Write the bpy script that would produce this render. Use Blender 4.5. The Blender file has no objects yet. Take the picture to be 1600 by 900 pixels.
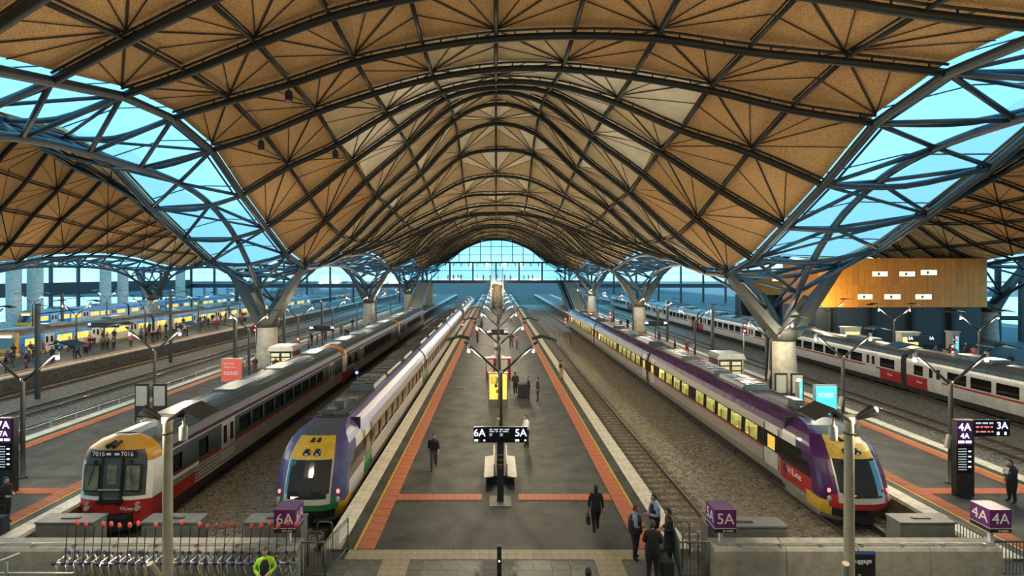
import bpy, bmesh, math, random
from mathutils import Vector, Matrix, Euler
random.seed(7)
SC = bpy.context.scene
COL = SC.collection
PI = math.pi

# ---------------------------------------------------------------- camera
CAM_Z = 9.5
cam_d = bpy.data.cameras.new('camera')
cam_d.sensor_width = 36.0
cam_d.lens = 18.0
cam_d.shift_x = 25 / 1600
cam_d.shift_y = -23 / 1600
cam_d.clip_start = 0.1
cam_d.clip_end = 1500
cam = bpy.data.objects.new('camera', cam_d)
COL.objects.link(cam)
cam.location = (0, 0, CAM_Z)
cam.rotation_euler = (PI / 2, 0, 0)
SC.camera = cam

# ---------------------------------------------------------------- sky
world = bpy.data.worlds.new('dusk_sky')
SC.world = world
world.use_nodes = True
wn = world.node_tree.nodes
wl = world.node_tree.links
bg = wn['Background']
tc = wn.new('ShaderNodeTexCoord')
sx = wn.new('ShaderNodeSeparateXYZ')
wl.new(tc.outputs['Generated'], sx.inputs[0])
cr = wn.new('ShaderNodeValToRGB')
wl.new(sx.outputs['Z'], cr.inputs[0])
cr.color_ramp.elements[0].position = 0.0
cr.color_ramp.elements[0].color = (0.42, 0.78, 0.95, 1)
cr.color_ramp.elements[1].position = 0.75
cr.color_ramp.elements[1].color = (0.09, 0.42, 0.80, 1)
e = cr.color_ramp.elements.new(0.12)
e.color = (0.16, 0.60, 0.90, 1)
nz = wn.new('ShaderNodeTexNoise')
nz.inputs['Scale'].default_value = 2.2
nz.inputs['Detail'].default_value = 4
wl.new(tc.outputs['Generated'], nz.inputs['Vector'])
cr2 = wn.new('ShaderNodeValToRGB')
cr2.color_ramp.elements[0].position = 0.42
cr2.color_ramp.elements[1].position = 0.75
wl.new(nz.outputs['Fac'], cr2.inputs[0])
mx = wn.new('ShaderNodeMix')
mx.data_type = 'RGBA'
wl.new(cr2.outputs['Color'], mx.inputs[0])
wl.new(cr.outputs['Color'], mx.inputs[6])
mx.inputs[7].default_value = (0.38, 0.80, 0.95, 1)
wl.new(mx.outputs[2], bg.inputs['Color'])
bg.inputs['Strength'].default_value = 1.65

# ---------------------------------------------------------------- view
vs = SC.view_settings
vs.view_transform = 'Standard'
vs.look = 'None'
vs.gamma = 1.0
vs.exposure = 0.5
vs.use_curve_mapping = False
SC.cycles.max_bounces = 6
SC.cycles.diffuse_bounces = 3
SC.cycles.glossy_bounces = 2
SC.cycles.transmission_bounces = 2
SC.cycles.transparent_max_bounces = 12
SC.cycles.caustics_reflective = False
SC.cycles.caustics_refractive = False
LAMP_W = 1080.0
LAMP_COL = (1.0, 0.83, 0.58)

# ---------------------------------------------------------------- materials
MATS = {}
def lin(c):
    c = c / 255.0
    return c / 12.92 if c <= 0.04045 else ((c + 0.055) / 1.055) ** 2.4
def rgb(r, g, b):
    return (lin(r), lin(g), lin(b))
def M(name, col, rough=0.6, metal=0.0, var=0.18, scale=6.0, bump=0.0, bscale=None, emit=None, estr=0.0, spec=0.5, detail=3.0, stretch=None, coat=0.0):
    if name in MATS:
        return MATS[name]
    m = bpy.data.materials.new(name)
    m.use_nodes = True
    nt = m.node_tree
    b = nt.nodes['Principled BSDF']
    b.inputs['Roughness'].default_value = rough
    b.inputs['Metallic'].default_value = metal
    b.inputs['Specular IOR Level'].default_value = spec
    b.inputs['Coat Weight'].default_value = coat
    b.inputs['Base Color'].default_value = (*col, 1)
    if var > 0 or bump > 0:
        t = nt.nodes.new('ShaderNodeTexCoord')
        vec = t.outputs['Object']
        if stretch:
            mp = nt.nodes.new('ShaderNodeMapping')
            mp.inputs['Scale'].default_value = stretch
            nt.links.new(vec, mp.inputs[0])
            vec = mp.outputs[0]
        n = nt.nodes.new('ShaderNodeTexNoise')
        n.inputs['Scale'].default_value = scale
        n.inputs['Detail'].default_value = detail
        n.inputs['Roughness'].default_value = 0.65
        nt.links.new(vec, n.inputs['Vector'])
    if var > 0:
        r = nt.nodes.new('ShaderNodeValToRGB')
        r.color_ramp.elements[0].position = 0.32
        r.color_ramp.elements[1].position = 0.68
        r.color_ramp.elements[0].color = (*[max(0, x * (1 - var)) for x in col], 1)
        r.color_ramp.elements[1].color = (*[min(1, x * (1 + var)) for x in col], 1)
        nt.links.new(n.outputs['Fac'], r.inputs[0])
        nt.links.new(r.outputs['Color'], b.inputs['Base Color'])
    if bump > 0:
        bn = nt.nodes.new('ShaderNodeBump')
        bn.inputs['Strength'].default_value = bump
        bn.inputs['Distance'].default_value = 0.05
        if bscale:
            n2 = nt.nodes.new('ShaderNodeTexNoise')
            n2.inputs['Scale'].default_value = bscale
            n2.inputs['Detail'].default_value = 2
            nt.links.new(t.outputs['Object'], n2.inputs['Vector'])
            nt.links.new(n2.outputs['Fac'], bn.inputs['Height'])
        else:
            nt.links.new(n.outputs['Fac'], bn.inputs['Height'])
        nt.links.new(bn.outputs['Normal'], b.inputs['Normal'])
    if emit:
        b.inputs['Emission Color'].default_value = (*emit, 1)
        b.inputs['Emission Strength'].default_value = estr
    MATS[name] = m
    return m
def filmmat(name, tint, clear=0.25):
    m = bpy.data.materials.new(name)
    m.use_nodes = True
    nt = m.node_tree
    nt.nodes.remove(nt.nodes['Principled BSDF'])
    out = [n for n in nt.nodes if n.type == 'OUTPUT_MATERIAL'][0]
    tr = nt.nodes.new('ShaderNodeBsdfTransparent')
    tl = nt.nodes.new('ShaderNodeBsdfTranslucent')
    t = nt.nodes.new('ShaderNodeTexCoord')
    w = nt.nodes.new('ShaderNodeTexWave')
    w.wave_type = 'BANDS'; w.bands_direction = 'X'
    w.inputs['Scale'].default_value = 1.6
    w.inputs['Distortion'].default_value = 0.0
    nt.links.new(t.outputs['Object'], w.inputs['Vector'])
    r = nt.nodes.new('ShaderNodeValToRGB')
    r.color_ramp.elements[0].color = (*[x * 0.8 for x in tint], 1)
    r.color_ramp.elements[1].color = (*tint, 1)
    r.color_ramp.elements[1].position = 0.3
    nt.links.new(w.outputs['Color'], r.inputs[0])
    nt.links.new(r.outputs['Color'], tl.inputs[0])
    mix = nt.nodes.new('ShaderNodeMixShader')
    mix.inputs[0].default_value = clear
    nt.links.new(tl.outputs[0], mix.inputs[1])
    nt.links.new(tr.outputs[0], mix.inputs[2])
    nt.links.new(mix.outputs[0], out.inputs[0])
    MATS[name] = m
    return m
def glassmat(name, tint, gloss=0.12, rough=0.05):
    m = bpy.data.materials.new(name)
    m.use_nodes = True
    nt = m.node_tree
    nt.nodes.remove(nt.nodes['Principled BSDF'])
    out = [n for n in nt.nodes if n.type == 'OUTPUT_MATERIAL'][0]
    tr = nt.nodes.new('ShaderNodeBsdfTransparent')
    tr.inputs[0].default_value = (*tint, 1)
    gl = nt.nodes.new('ShaderNodeBsdfGlossy')
    gl.inputs['Roughness'].default_value = rough
    gl.inputs['Color'].default_value = (0.9, 0.95, 1, 1)
    mix = nt.nodes.new('ShaderNodeMixShader')
    mix.inputs[0].default_value = gloss
    nt.links.new(tr.outputs[0], mix.inputs[1])
    nt.links.new(gl.outputs[0], mix.inputs[2])
    nt.links.new(mix.outputs[0], out.inputs[0])
    MATS[name] = m
    return m

# ---------------------------------------------------------------- mesh builder
class MB:
    def __init__(s):
        s.v = []; s.f = []; s.m = []
    def add(s, vs_, fs_, mi=0):
        o = len(s.v)
        s.v.extend([tuple(p) for p in vs_])
        for f in fs_:
            s.f.append(tuple(i + o for i in f)); s.m.append(mi)
        return s
    def box(s, c, size, mi=0, rz=0.0, rx=0.0, ry=0.0):
        hx, hy, hz = size[0] / 2, size[1] / 2, size[2] / 2
        P = [(-hx, -hy, -hz), (hx, -hy, -hz), (hx, hy, -hz), (-hx, hy, -hz), (-hx, -hy, hz), (hx, -hy, hz), (hx, hy, hz), (-hx, hy, hz)]
        if rz or rx or ry:
            R = Euler((rx, ry, rz)).to_matrix()
            P = [R @ Vector(p) for p in P]
        P = [(p[0] + c[0], p[1] + c[1], p[2] + c[2]) for p in P]
        return s.add(P, [(0, 3, 2, 1), (4, 5, 6, 7), (0, 1, 5, 4), (1, 2, 6, 5), (2, 3, 7, 6), (3, 0, 4, 7)], mi)
    def bb(s, x0, x1, y0, y1, z0, z1, mi=0):
        return s.box(((x0 + x1) / 2, (y0 + y1) / 2, (z0 + z1) / 2), (abs(x1 - x0), abs(y1 - y0), abs(z1 - z0)), mi)
    def quad(s, a, b, c, d, mi=0):
        return s.add([a, b, c, d], [(0, 1, 2, 3)], mi)
    def tube(s, pts, r, n=8, mi=0, cap=True, rr=None):
        pts = [Vector(p) for p in pts]
        L = len(pts)
        rings = []
        prev = None
        for i, p in enumerate(pts):
            if i == 0: d = pts[1] - p
            elif i == L - 1: d = p - pts[i - 1]
            else: d = pts[i + 1] - pts[i - 1]
            if d.length < 1e-9: d = Vector((0, 0, 1))
            d.normalize()
            if prev is None:
                up = Vector((0, 0, 1)) if abs(d.z) < 0.95 else Vector((1, 0, 0))
                a = d.cross(up).normalized()
            else:
                a = prev - d * prev.dot(d)
                a = a.normalized() if a.length > 1e-6 else d.orthogonal().normalized()
            b = d.cross(a)
            prev = a
            ri = rr[i] if rr else r
            rings.append([p + (a * math.cos(2 * PI * k / n) + b * math.sin(2 * PI * k / n)) * ri for k in range(n)])
        o = len(s.v)
        for rg in rings: s.v.extend([tuple(q) for q in rg])
        for i in range(L - 1):
            for k in range(n):
                k2 = (k + 1) % n
                s.f.append((o + i * n + k, o + (i + 1) * n + k, o + (i + 1) * n + k2, o + i * n + k2)); s.m.append(mi)
        if cap:
            s.f.append(tuple(o + k for k in range(n))); s.m.append(mi)
            s.f.append(tuple(o + (L - 1) * n + k for k in reversed(range(n)))); s.m.append(mi)
        return s
    def cyl(s, p0, p1, r0, r1=None, n=12, mi=0):
        return s.tube([p0, p1], r0, n, mi, True, [r0, r0 if r1 is None else r1])
    def lathe(s, prof, c=(0, 0, 0), n=20, mi=0):
        return s.tube([(c[0], c[1], c[2] + z) for r, z in prof], 1, n, mi, True, [r for r, z in prof])
    def sphere(s, c, r, mi=0, nu=10, nv=6):
        rx, ry, rz = (r, r, r) if not hasattr(r, '__len__') else r
        V = []; F = []
        for i in range(nv + 1):
            th = PI * i / nv
            for k in range(nu):
                ph = 2 * PI * k / nu
                V.append((c[0] + rx * math.sin(th) * math.cos(ph), c[1] + ry * math.sin(th) * math.sin(ph), c[2] + rz * math.cos(th)))
        for i in range(nv):
            for k in range(nu):
                F.append((i * nu + k, (i + 1) * nu + k, (i + 1) * nu + (k + 1) % nu, i * nu + (k + 1) % nu))
        return s.add(V, F, mi)
    def prism(s, poly, axis, a0, a1, mi=0):
        # poly: 2D points; axis 'x': (y,z) extruded in x ; 'y': (x,z) ; 'z': (x,y)
        def P(u, v, w):
            return (w, u, v) if axis == 'x' else ((u, w, v) if axis == 'y' else (u, v, w))
        n = len(poly)
        V = [P(u, v, a0) for u, v in poly] + [P(u, v, a1) for u, v in poly]
        F = [tuple(reversed(range(n))), tuple(range(n, 2 * n))]
        for i in range(n):
            F.append((i, (i + 1) % n, n + (i + 1) % n, n + i))
        return s.add(V, F, mi)
    def mesh(s, name, mats, smooth=False):
        me = bpy.data.meshes.new(name)
        me.from_pydata(s.v, [], s.f)
        if not isinstance(mats, (list, tuple)): mats = [mats]
        for m in mats: me.materials.append(m)
        if len(mats) > 1:
            me.polygons.foreach_set('material_index', s.m)
        if smooth:
            me.polygons.foreach_set('use_smooth', [True] * len(me.polygons))
        me.update()
        return me
    def build(s, name, mats, parent=None, smooth=False, loc=None):
        o = bpy.data.objects.new(name, s.mesh(name, mats, smooth))
        COL.objects.link(o)
        if parent: o.parent = parent
        if loc: o.location = loc
        return o
def put(name, me, parent=None, loc=(0, 0, 0), rz=0.0, sc=None):
    o = bpy.data.objects.new(name, me)
    COL.objects.link(o)
    if parent: o.parent = parent
    o.location = loc
    if rz: o.rotation_euler = (0, 0, rz)
    if sc: o.scale = sc
    return o
def tag(o, label, cat=None, group=None, kind=None):
    o['label'] = label
    if cat: o['category'] = cat
    if group: o['group'] = group
    if kind: o['kind'] = kind
    return o
def thing(name, label, cat, loc=(0, 0, 0), rz=0.0, group=None, kind=None):
    o = bpy.data.objects.new(name, None)
    COL.objects.link(o)
    o.location = loc
    o.rotation_euler = (0, 0, rz)
    return tag(o, label, cat, group, kind)
def struct(name, label, loc=(0, 0, 0)):
    o = bpy.data.objects.new(name, None)
    COL.objects.link(o)
    o.location = loc
    o['kind'] = 'structure'; o['label'] = label
    return o
def copy_tree(o, parent=None):
    c = o.copy()
    COL.objects.link(c)
    if parent: c.parent = parent
    for ch in list(o.children): copy_tree(ch, c)
    return c
def dup(o, loc, rz=0.0, label=None, group=None):
    c = copy_tree(o)
    c.location = loc; c.rotation_euler = (0, 0, rz)
    if label: c['label'] = label
    if group: c['group'] = group
    return c
def text(name, body, parent, loc, size, mat, rot=(PI / 2, 0, 0), align='CENTER', ext=0.004, sx=1.0):
    cu = bpy.data.curves.new(name, 'FONT')
    cu.body = body; cu.size = size; cu.extrude = ext
    cu.align_x = align; cu.align_y = 'CENTER'
    cu.resolution_u = 3
    cu.materials.append(mat)
    tmp = bpy.data.objects.new(name, cu)
    me = bpy.data.meshes.new_from_object(tmp)
    bpy.data.objects.remove(tmp)
    if not me.materials: me.materials.append(mat)
    o = bpy.data.objects.new(name, me)
    COL.objects.link(o)
    o.parent = parent
    o.location = loc; o.rotation_euler = rot
    o.scale = (sx, 1, 1)
    return o
def lamp(name, loc, watts, col=LAMP_COL, radius=0.12, parent=None):
    l = bpy.data.lights.new(name, 'POINT')
    l.energy = watts; l.color = col; l.shadow_soft_size = radius
    o = bpy.data.objects.new(name, l)
    COL.objects.link(o); o.location = loc
    if parent: o.parent = parent
    return o
def catmull(P, sub):
    P = [Vector(p) for p in P]
    out = []
    for i in range(len(P) - 1):
        a = P[max(i - 1, 0)]; b = P[i]; c = P[i + 1]; d = P[min(i + 2, len(P) - 1)]
        for k in range(sub):
            t = k / sub
            out.append(0.5 * ((2 * b) + (c - a) * t + (2 * a - 5 * b + 4 * c - d) * t * t + (3 * b - a - 3 * c + d) * t ** 3))
    out.append(P[-1])
    return out
def perp_xy(v): return Vector((-v[1], v[0], 0)).normalized()

# palette
steel_dark = M('painted_steel_dark', (0.009, 0.012, 0.0115), 0.5, 0.0, 0.25, 3.0, spec=0.35)
steel_blue = M('painted_steel_skylight_blue', (0.017, 0.034, 0.050), 0.45, 0.0, 0.2, 2.0)  # blue raised in the base colour to carry the skylight's tint
steel_mid = M('galvanised_steel', (0.33, 0.34, 0.33), 0.4, 0.5, 0.15, 5)
black = M('black_paint', (0.012, 0.013, 0.014), 0.45, 0, 0.2, 8)
white = M('white_paint', (0.72, 0.72, 0.69), 0.5, 0, 0.08, 5)
concrete = M('concrete', (0.33, 0.32, 0.27), 0.8, 0, 0.22, 2.5, 0.15, 40)
asphalt = M('platform_asphalt', (0.036, 0.042, 0.038), 0.6, 0, 0.8, 0.8, 0.5, 16, detail=12, spec=0.35)
# ---------------------------------------------------------------- body meshes (skinned skeletons), used further down
skin_m = M('skin', (0.45, 0.26, 0.18), 0.6, 0, 0.08, 8)
def cloth(name, c): return M('cloth_' + name, c, 0.85, 0, 0.2, 7)
C_BLACK = cloth('black', (0.012, 0.012, 0.014)); C_NAVY = cloth('navy', (0.02, 0.026, 0.045)); C_GREY = cloth('grey', (0.09, 0.09, 0.10))
C_TAN = cloth('tan', (0.36, 0.27, 0.16)); C_WHITE = cloth('white', (0.55, 0.57, 0.58)); C_BLUE = cloth('pale_blue', (0.22, 0.32, 0.48))
C_RED = cloth('red', (0.35, 0.03, 0.035)); C_LIME = cloth('hi_vis_lime', (0.36, 0.72, 0.05)); C_BROWN = cloth('brown', (0.10, 0.06, 0.035))
C_GREEN = cloth('olive', (0.10, 0.12, 0.05)); C_PINK = cloth('pink', (0.45, 0.16, 0.2)); C_SHOE = cloth('shoe', (0.012, 0.011, 0.01)); C_BL2 = cloth('blue', (0.04, 0.10, 0.28))
H_DARK = M('hair_dark', (0.015, 0.012, 0.010), 0.6, 0, 0.2, 20); H_BROWN = M('hair_brown', (0.06, 0.035, 0.018), 0.6, 0, 0.2, 20); H_GREY = M('hair_grey', (0.32, 0.30, 0.27), 0.6, 0, 0.2, 20)
H_FAIR = M('hair_fair', (0.26, 0.16, 0.07), 0.6, 0, 0.2, 20)
def body_mesh(name, pose, fingers=False, fat=1.0, coat=False, levels=1):
    V = []; E = []; R = []
    def nd(p, r, par=None):
        V.append(Vector(p)); R.append((r, r) if not hasattr(r, '__len__') else r)
        if par is not None: E.append((par, len(V) - 1))
        return len(V) - 1
    lean = pose.get('lean', 0.0)
    def T(p):
        x, y, z = p
        return (x, y - lean * max(0, z - 0.95), z)
    f = fat
    pel = nd((0, 0, 0.95), (0.145 * f, 0.115 * f))
    sp = nd(T((0, 0, 1.12)), (0.135 * f, 0.11 * f), pel)
    ch = nd(T((0, 0, 1.31)), (0.155 * (f * 0.6 + 0.4), 0.12 * f), sp)
    nb = nd(T((0, 0, 1.45)), (0.085, 0.075), ch)
    nk = nd(T((0, -0.01, 1.555)), 0.052, nb)
    hands = []
    for s in (-1, 1):
        a = pose.get('armL' if s < 0 else 'armR', ((0.255, 0.03, 1.15), (0.265, -0.04, 0.91)))
        sh = nd(T((s * 0.175, 0, 1.415)), 0.075, ch)
        el = nd(T((s * a[0][0], a[0][1], a[0][2])), 0.052 * (0.5 + 0.5 * f), sh)
        wr = nd(T((s * a[1][0], a[1][1], a[1][2])), 0.034, el)
        d = (V[wr] - V[el]).normalized()
        pm = nd(V[wr] + d * 0.075, (0.040, 0.022), wr)
        hands.append((V[wr].copy(), V[pm] + d * 0.06))
        if fingers:
            side = d.cross(Vector((0, 1, 0)))
            side = side.normalized() if side.length > 0.1 else Vector((1, 0, 0))
            curl = Vector((0, -1, 0)) - d * Vector((0, -1, 0)).dot(d)
            curl = curl.normalized() if curl.length > 0.1 else Vector((0, 0, -1))
            for q, L in zip((-0.030, -0.010, 0.010, 0.030), (0.060, 0.072, 0.068, 0.052)):
                b = nd(V[pm] + side * q + d * 0.02, 0.0095, pm)
                m = nd(V[b] + d * L * 0.55 + curl * 0.006, 0.0085, b)
                nd(V[m] + d * L * 0.35 + curl * 0.022, 0.0075, m)
            b = nd(V[wr] + d * 0.045 - side * 0.042 + curl * 0.012, 0.011, wr)
            nd(V[b] + d * 0.04 - side * 0.012 + curl * 0.02, 0.0085, b)
    legs = pose.get('legs', (((0.10, -0.02, 0.50), (0.11, 0.03, 0.09)), ((0.10, -0.02, 0.50), (0.11, 0.03, 0.09))))
    for s, (k, an) in zip((-1, 1), legs):
        hp = nd((s * 0.095 * f, 0, 0.88), 0.105 * f, pel)
        kn = nd((s * k[0], k[1], k[2]), 0.068 * (0.5 + 0.5 * f), hp)
        ak = nd((s * an[0], an[1], an[2]), 0.045, kn)
        nd((s * (an[0] + 0.015), an[1] - 0.15, max(0.035, an[2] - 0.05)), (0.045, 0.035), ak)
    me = bpy.data.meshes.new(name + '_tmp')
    me.from_pydata([tuple(v) for v in V], E, [])
    ob = bpy.data.objects.new(name + '_tmp', me)
    COL.objects.link(ob)
    ob.modifiers.new('skin', 'SKIN').use_smooth_shade = True
    for i, r in enumerate(R):
        me.skin_vertices[0].data[i].radius = (r[0] * 1.22, r[1] * 1.22) if r[0] > 0.02 else r
        me.skin_vertices[0].data[i].use_root = (i == 0)
    sub = ob.modifiers.new('sub', 'SUBSURF'); sub.levels = levels; sub.render_levels = levels
    dg = bpy.context.evaluated_depsgraph_get()
    ev = ob.evaluated_get(dg)
    out = bpy.data.meshes.new_from_object(ev)
    bpy.data.objects.remove(ob)
    mb = MB()
    vs_ = [v.co.copy() for v in out.vertices]
    waist = 0.60 if coat else 0.97
    for p in out.polygons:
        c = p.center
        mi = 1
        if c.z < 0.10: mi = 3
        elif c.z < waist: mi = 2
        elif c.z > 1.535 and abs(c.x) < 0.08: mi = 0
        for (a, b) in hands:
            t = max(0, min(1, (c - a).dot(b - a) / (b - a).length_squared))
            if (c - (a + (b - a) * t)).length < 0.10: mi = 0
        mb.f.append(tuple(p.vertices)); mb.m.append(mi)
    mb.v = [tuple(v) for v in vs_]
    # head
    hc = Vector(T((0, -0.03, 1.655)))
    nu, nv = 18, 14
    HV = []; HF = []
    for i in range(nv + 1):
        th = PI * i / nv
        for k in range(nu):
            ph = 2 * PI * k / nu
            x, y, z = math.sin(th) * math.cos(ph), math.sin(th) * math.sin(ph), math.cos(th)
            w = 1.0 if z > -0.1 else 1.0 - 0.32 * (-0.1 - z) / 0.9
            px, py, pz = 0.076 * x * w, 0.098 * y * (w if y > 0 else 1 - (1 - w) * 0.4), 0.122 * z
            if y < -0.75 and abs(x) < 0.3 and -0.45 < z < 0.1: py -= 0.016
            if y < -0.6 and -0.95 < z < -0.6: py -= 0.008
            HV.append((hc.x + px, hc.y + py, hc.z + pz))
    for i in range(nv):
        for k in range(nu):
            HF.append((i * nu + k, (i + 1) * nu + k, (i + 1) * nu + (k + 1) % nu, i * nu + (k + 1) % nu))
    mb.add(HV, HF, 0)
    for s in (-1, 1):
        mb.sphere((hc.x + s * 0.078, hc.y + 0.01, hc.z - 0.01), (0.012, 0.022, 0.032), 0, 8, 5)
        mb.sphere((hc.x + s * 0.030, hc.y - 0.088, hc.z + 0.008), (0.012, 0.008, 0.007), 4, 6, 4)
    mb.box((hc.x, hc.y - 0.089, hc.z - 0.058), (0.042, 0.01, 0.008), 5)
    M6 = [skin_m, C_BLACK, C_GREY, C_SHOE, M('eye_dark', (0.01, 0.01, 0.01), 0.2, 0, 0), M('lip', (0.30, 0.10, 0.09), 0.6, 0, 0)]
    mesh = mb.mesh(name, M6, True)
    return mesh, hc
def hair_mesh(hc, long=False):
    mb = MB()
    nu, nv = 16, 12
    r = (0.086, 0.108, 0.132)
    P = lambda i, k: Vector((math.sin(PI * i / nv) * math.cos(2 * PI * k / nu), math.sin(PI * i / nv) * math.sin(2 * PI * k / nu), math.cos(PI * i / nv)))
    for i in range(nv):
        for k in range(nu):
            c = (P(i, k) + P(i + 1, k + 1)) / 2
            ok = c.z > 0.42 or (c.y > 0.05 and c.z > (-0.95 if long else -0.45)) or (c.y > -0.25 and c.z > (-0.3 if long else 0.0))
            if not ok: continue
            q = []
            for (a, b) in ((i, k), (i + 1, k), (i + 1, k + 1), (i, k + 1)):
                p = P(a, b)
                q.append((hc.x + p.x * r[0], hc.y + 0.006 + p.y * r[1], hc.z + 0.006 + p.z * r[2] - (0.05 if long and p.z < -0.3 else 0)))
            mb.add(q, [(0, 1, 2, 3)])
    return mb.mesh('hair', H_DARK, True)
ST_LEGS = (((0.10, -0.02, 0.50), (0.12, 0.03, 0.09)), ((0.10, -0.02, 0.50), (0.12, 0.03, 0.09)))
WK_LEGS = (((0.09, -0.16, 0.54), (0.10, -0.16, 0.10)), ((0.09, 0.02, 0.50), (0.10, 0.26, 0.16)))
POSES = {
    'stand': dict(legs=ST_LEGS),
    'walk': dict(legs=WK_LEGS, lean=0.06, armL=((0.25, 0.14, 1.17), (0.25, 0.17, 0.93)), armR=((0.24, -0.10, 1.16), (0.22, -0.26, 0.98))),
    'front': dict(legs=ST_LEGS, armL=((0.26, 0.02, 1.15), (0.10, -0.24, 1.08)), armR=((0.26, 0.02, 1.15), (0.08, -0.24, 1.10))),
    'bag': dict(legs=WK_LEGS, armL=((0.24, 0.04, 1.14), (0.26, 0.02, 0.88)), armR=((0.25, -0.02, 1.15), (0.25, -0.08, 0.9))),
    'fold': dict(legs=ST_LEGS, armL=((0.27, -0.02, 1.16), (0.02, -0.22, 1.16)), armR=((0.27, -0.02, 1.15), (0.0, -0.25, 1.12))),
    'phone': dict(legs=ST_LEGS, lean=0.03, armL=((0.25, 0.02, 1.15), (0.26, -0.03, 0.90)), armR=((0.24, -0.06, 1.16), (0.10, -0.24, 1.30))),
}
BM = {}
for nm_, ps_ in POSES.items():
    BM[nm_] = body_mesh('body', ps_, False, 1.0)
    BM[nm_ + '_h'] = body_mesh('body', ps_, True, 1.06, levels=1)
BM['fold_fat'] = body_mesh('body', POSES['fold'], True, 1.38)
BM['front_fat'] = body_mesh('body', POSES['front'], True, 1.22)
BM['front_coat'] = body_mesh('body', POSES['front'], True, 1.06, True)
HAIR = {k: hair_mesh(v[1]) for k, v in BM.items()}
HAIRL = {k: hair_mesh(v[1], True) for k, v in BM.items() if k in ('front_coat', 'bag_h', 'stand', 'phone_h')}
OBST = []
def person(pose, loc, rz, label, top, legs, hair=None, group=None, long=False, sc=1.0, sleeves=None):
    me, hc = BM[pose]
    r = thing('person', label, 'person', loc, rz, group)
    r.scale = (sc, sc, sc)
    o = put('body', me, r)
    for i, m in ((1, top), (2, legs)):
        o.material_slots[i].link = 'OBJECT'; o.material_slots[i].material = m
    h = put('hair', HAIRL[pose] if long and pose in HAIRL else HAIR[pose], r)
    h.material_slots[0].link = 'OBJECT'; h.material_slots[0].material = hair or H_DARK
    return r
# ---------------------------------------------------------------- roof data
KY0, KDY, SKEW, HW = 25.8, 4.1, 0.226, 19.0
RT = {
 0: (18.6, 19.3, 19.97, 20.8, 21.2, 21.3), 1: (17.7, 18.5, 19.66, 20.56, 21.2, 21.4), 2: (15.3, 17.2, 18.65, 20.5, 21.8, 22.2),
 3: (13.2, 15.6, 18.25, 20.6, 22.8, 23.3), 4: (11.2, 14.06, 17.45, 20.4, 23.4, 24.4), 5: (10.1, 13.04, 16.7, 19.9, 23.6, 24.8),
 6: (10.2, 12.9, 16.5, 19.5, 23.1, 24.2), 7: (10.8, 12.9, 16.3, 19.0, 22.0, 22.6), 8: (11.6, 13.0, 15.8, 18.2, 20.1, 20.6),
 9: (11.9, 13.3, 15.6, 17.3, 19.0, 19.1), 10: (12.2, 13.6, 15.3, 16.9, 18.1, 18.35), 11: (12.3, 13.7, 15.3, 16.6, 17.5, 17.6),
 12: (12.1, 13.5, 15.6, 17.0, 18.1, 18.3), 13: (11.7, 13.3, 15.9, 17.6, 19.2, 19.6), 14: (11.0, 13.2, 16.4, 18.5, 20.5, 20.9),
 15: (10.5, 13.3, 16.9, 19.2, 21.0, 21.5), 16: (10.6, 13.2, 16.7, 19.0, 20.8, 21.3), 17: (11.0, 13.2, 16.4, 18.6, 20.2, 20.6),
 18: (11.7, 13.4, 16.2, 18.1, 19.5, 19.9), 19: (12.3, 13.7, 16.1, 17.8, 19.1, 19.4), 20: (12.6, 13.9, 16.0, 17.6, 18.9, 19.2)}
for m_ in range(1, 6): RT[20 + m_] = RT[20 - m_]
for m_ in range(1, 6): RT[25 + m_] = RT[15 + m_]
for m_ in range(1, 6): RT[30 + m_] = RT[30 - m_]
RT[-1] = (18.5, 19.3, 20.3, 21.2, 21.6, 21.7); RT[-2] = (17.7, 19.0, 20.2, 21.2, 21.7, 21.9); RT[-3] = (16.9, 18.5, 20.0, 21.1, 21.7, 21.9)
RT[-4] = RT[-5] = (16.2, 18.0, 19.7, 21.0, 21.7, 21.9)
def zr(k, j):
    r = RT[k]
    z = r[j] if j <= 5 else r[10 - j]
    if j > 5:
        z -= (0.7 if k < 10 else 0.4) * (j - 5) / 5
    return z
def node(cx, k, j, dz=0.0):
    X = cx - HW + 3.8 * j
    return Vector((X, KY0 + KDY * k - SKEW * X, zr(k, j) + dz))
def colpos(cx, row):           # column between vaults, row 0 at k=5, -1 at k=-5, 1 at k=15 ...
    return Vector((cx, KY0 + KDY * (5 + 10 * row) - SKEW * cx, 0))

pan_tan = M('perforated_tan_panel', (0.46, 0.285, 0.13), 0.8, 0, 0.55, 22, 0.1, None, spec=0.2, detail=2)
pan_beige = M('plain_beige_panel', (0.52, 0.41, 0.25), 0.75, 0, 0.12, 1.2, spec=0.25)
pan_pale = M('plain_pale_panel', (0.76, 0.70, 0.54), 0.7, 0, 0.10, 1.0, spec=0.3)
seam = M('panel_seam_black', (0.012, 0.010, 0.008), 0.8, 0, 0)
sky_glass = filmmat('skylight_film', (0.93, 0.97, 1.0), 0.3)

def strip(mb, a, b, w, mi, dz=-0.03):
    a = Vector(a); b = Vector(b)
    d = (b - a)
    p = d.cross(Vector((0, 0, 1)))
    if p.length < 1e-6: return
    p = p.normalized() * (w / 2)
    o = Vector((0, 0, dz)); o2 = Vector((0, 0, dz - 0.03))
    mb.add([a + p + o, b + p + o, b + p + o2, a + p + o2, a - p + o, b - p + o, b - p + o2, a - p + o2],
           [(3, 2, 6, 7), (0, 1, 2, 3), (7, 6, 5, 4)], mi)

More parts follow.
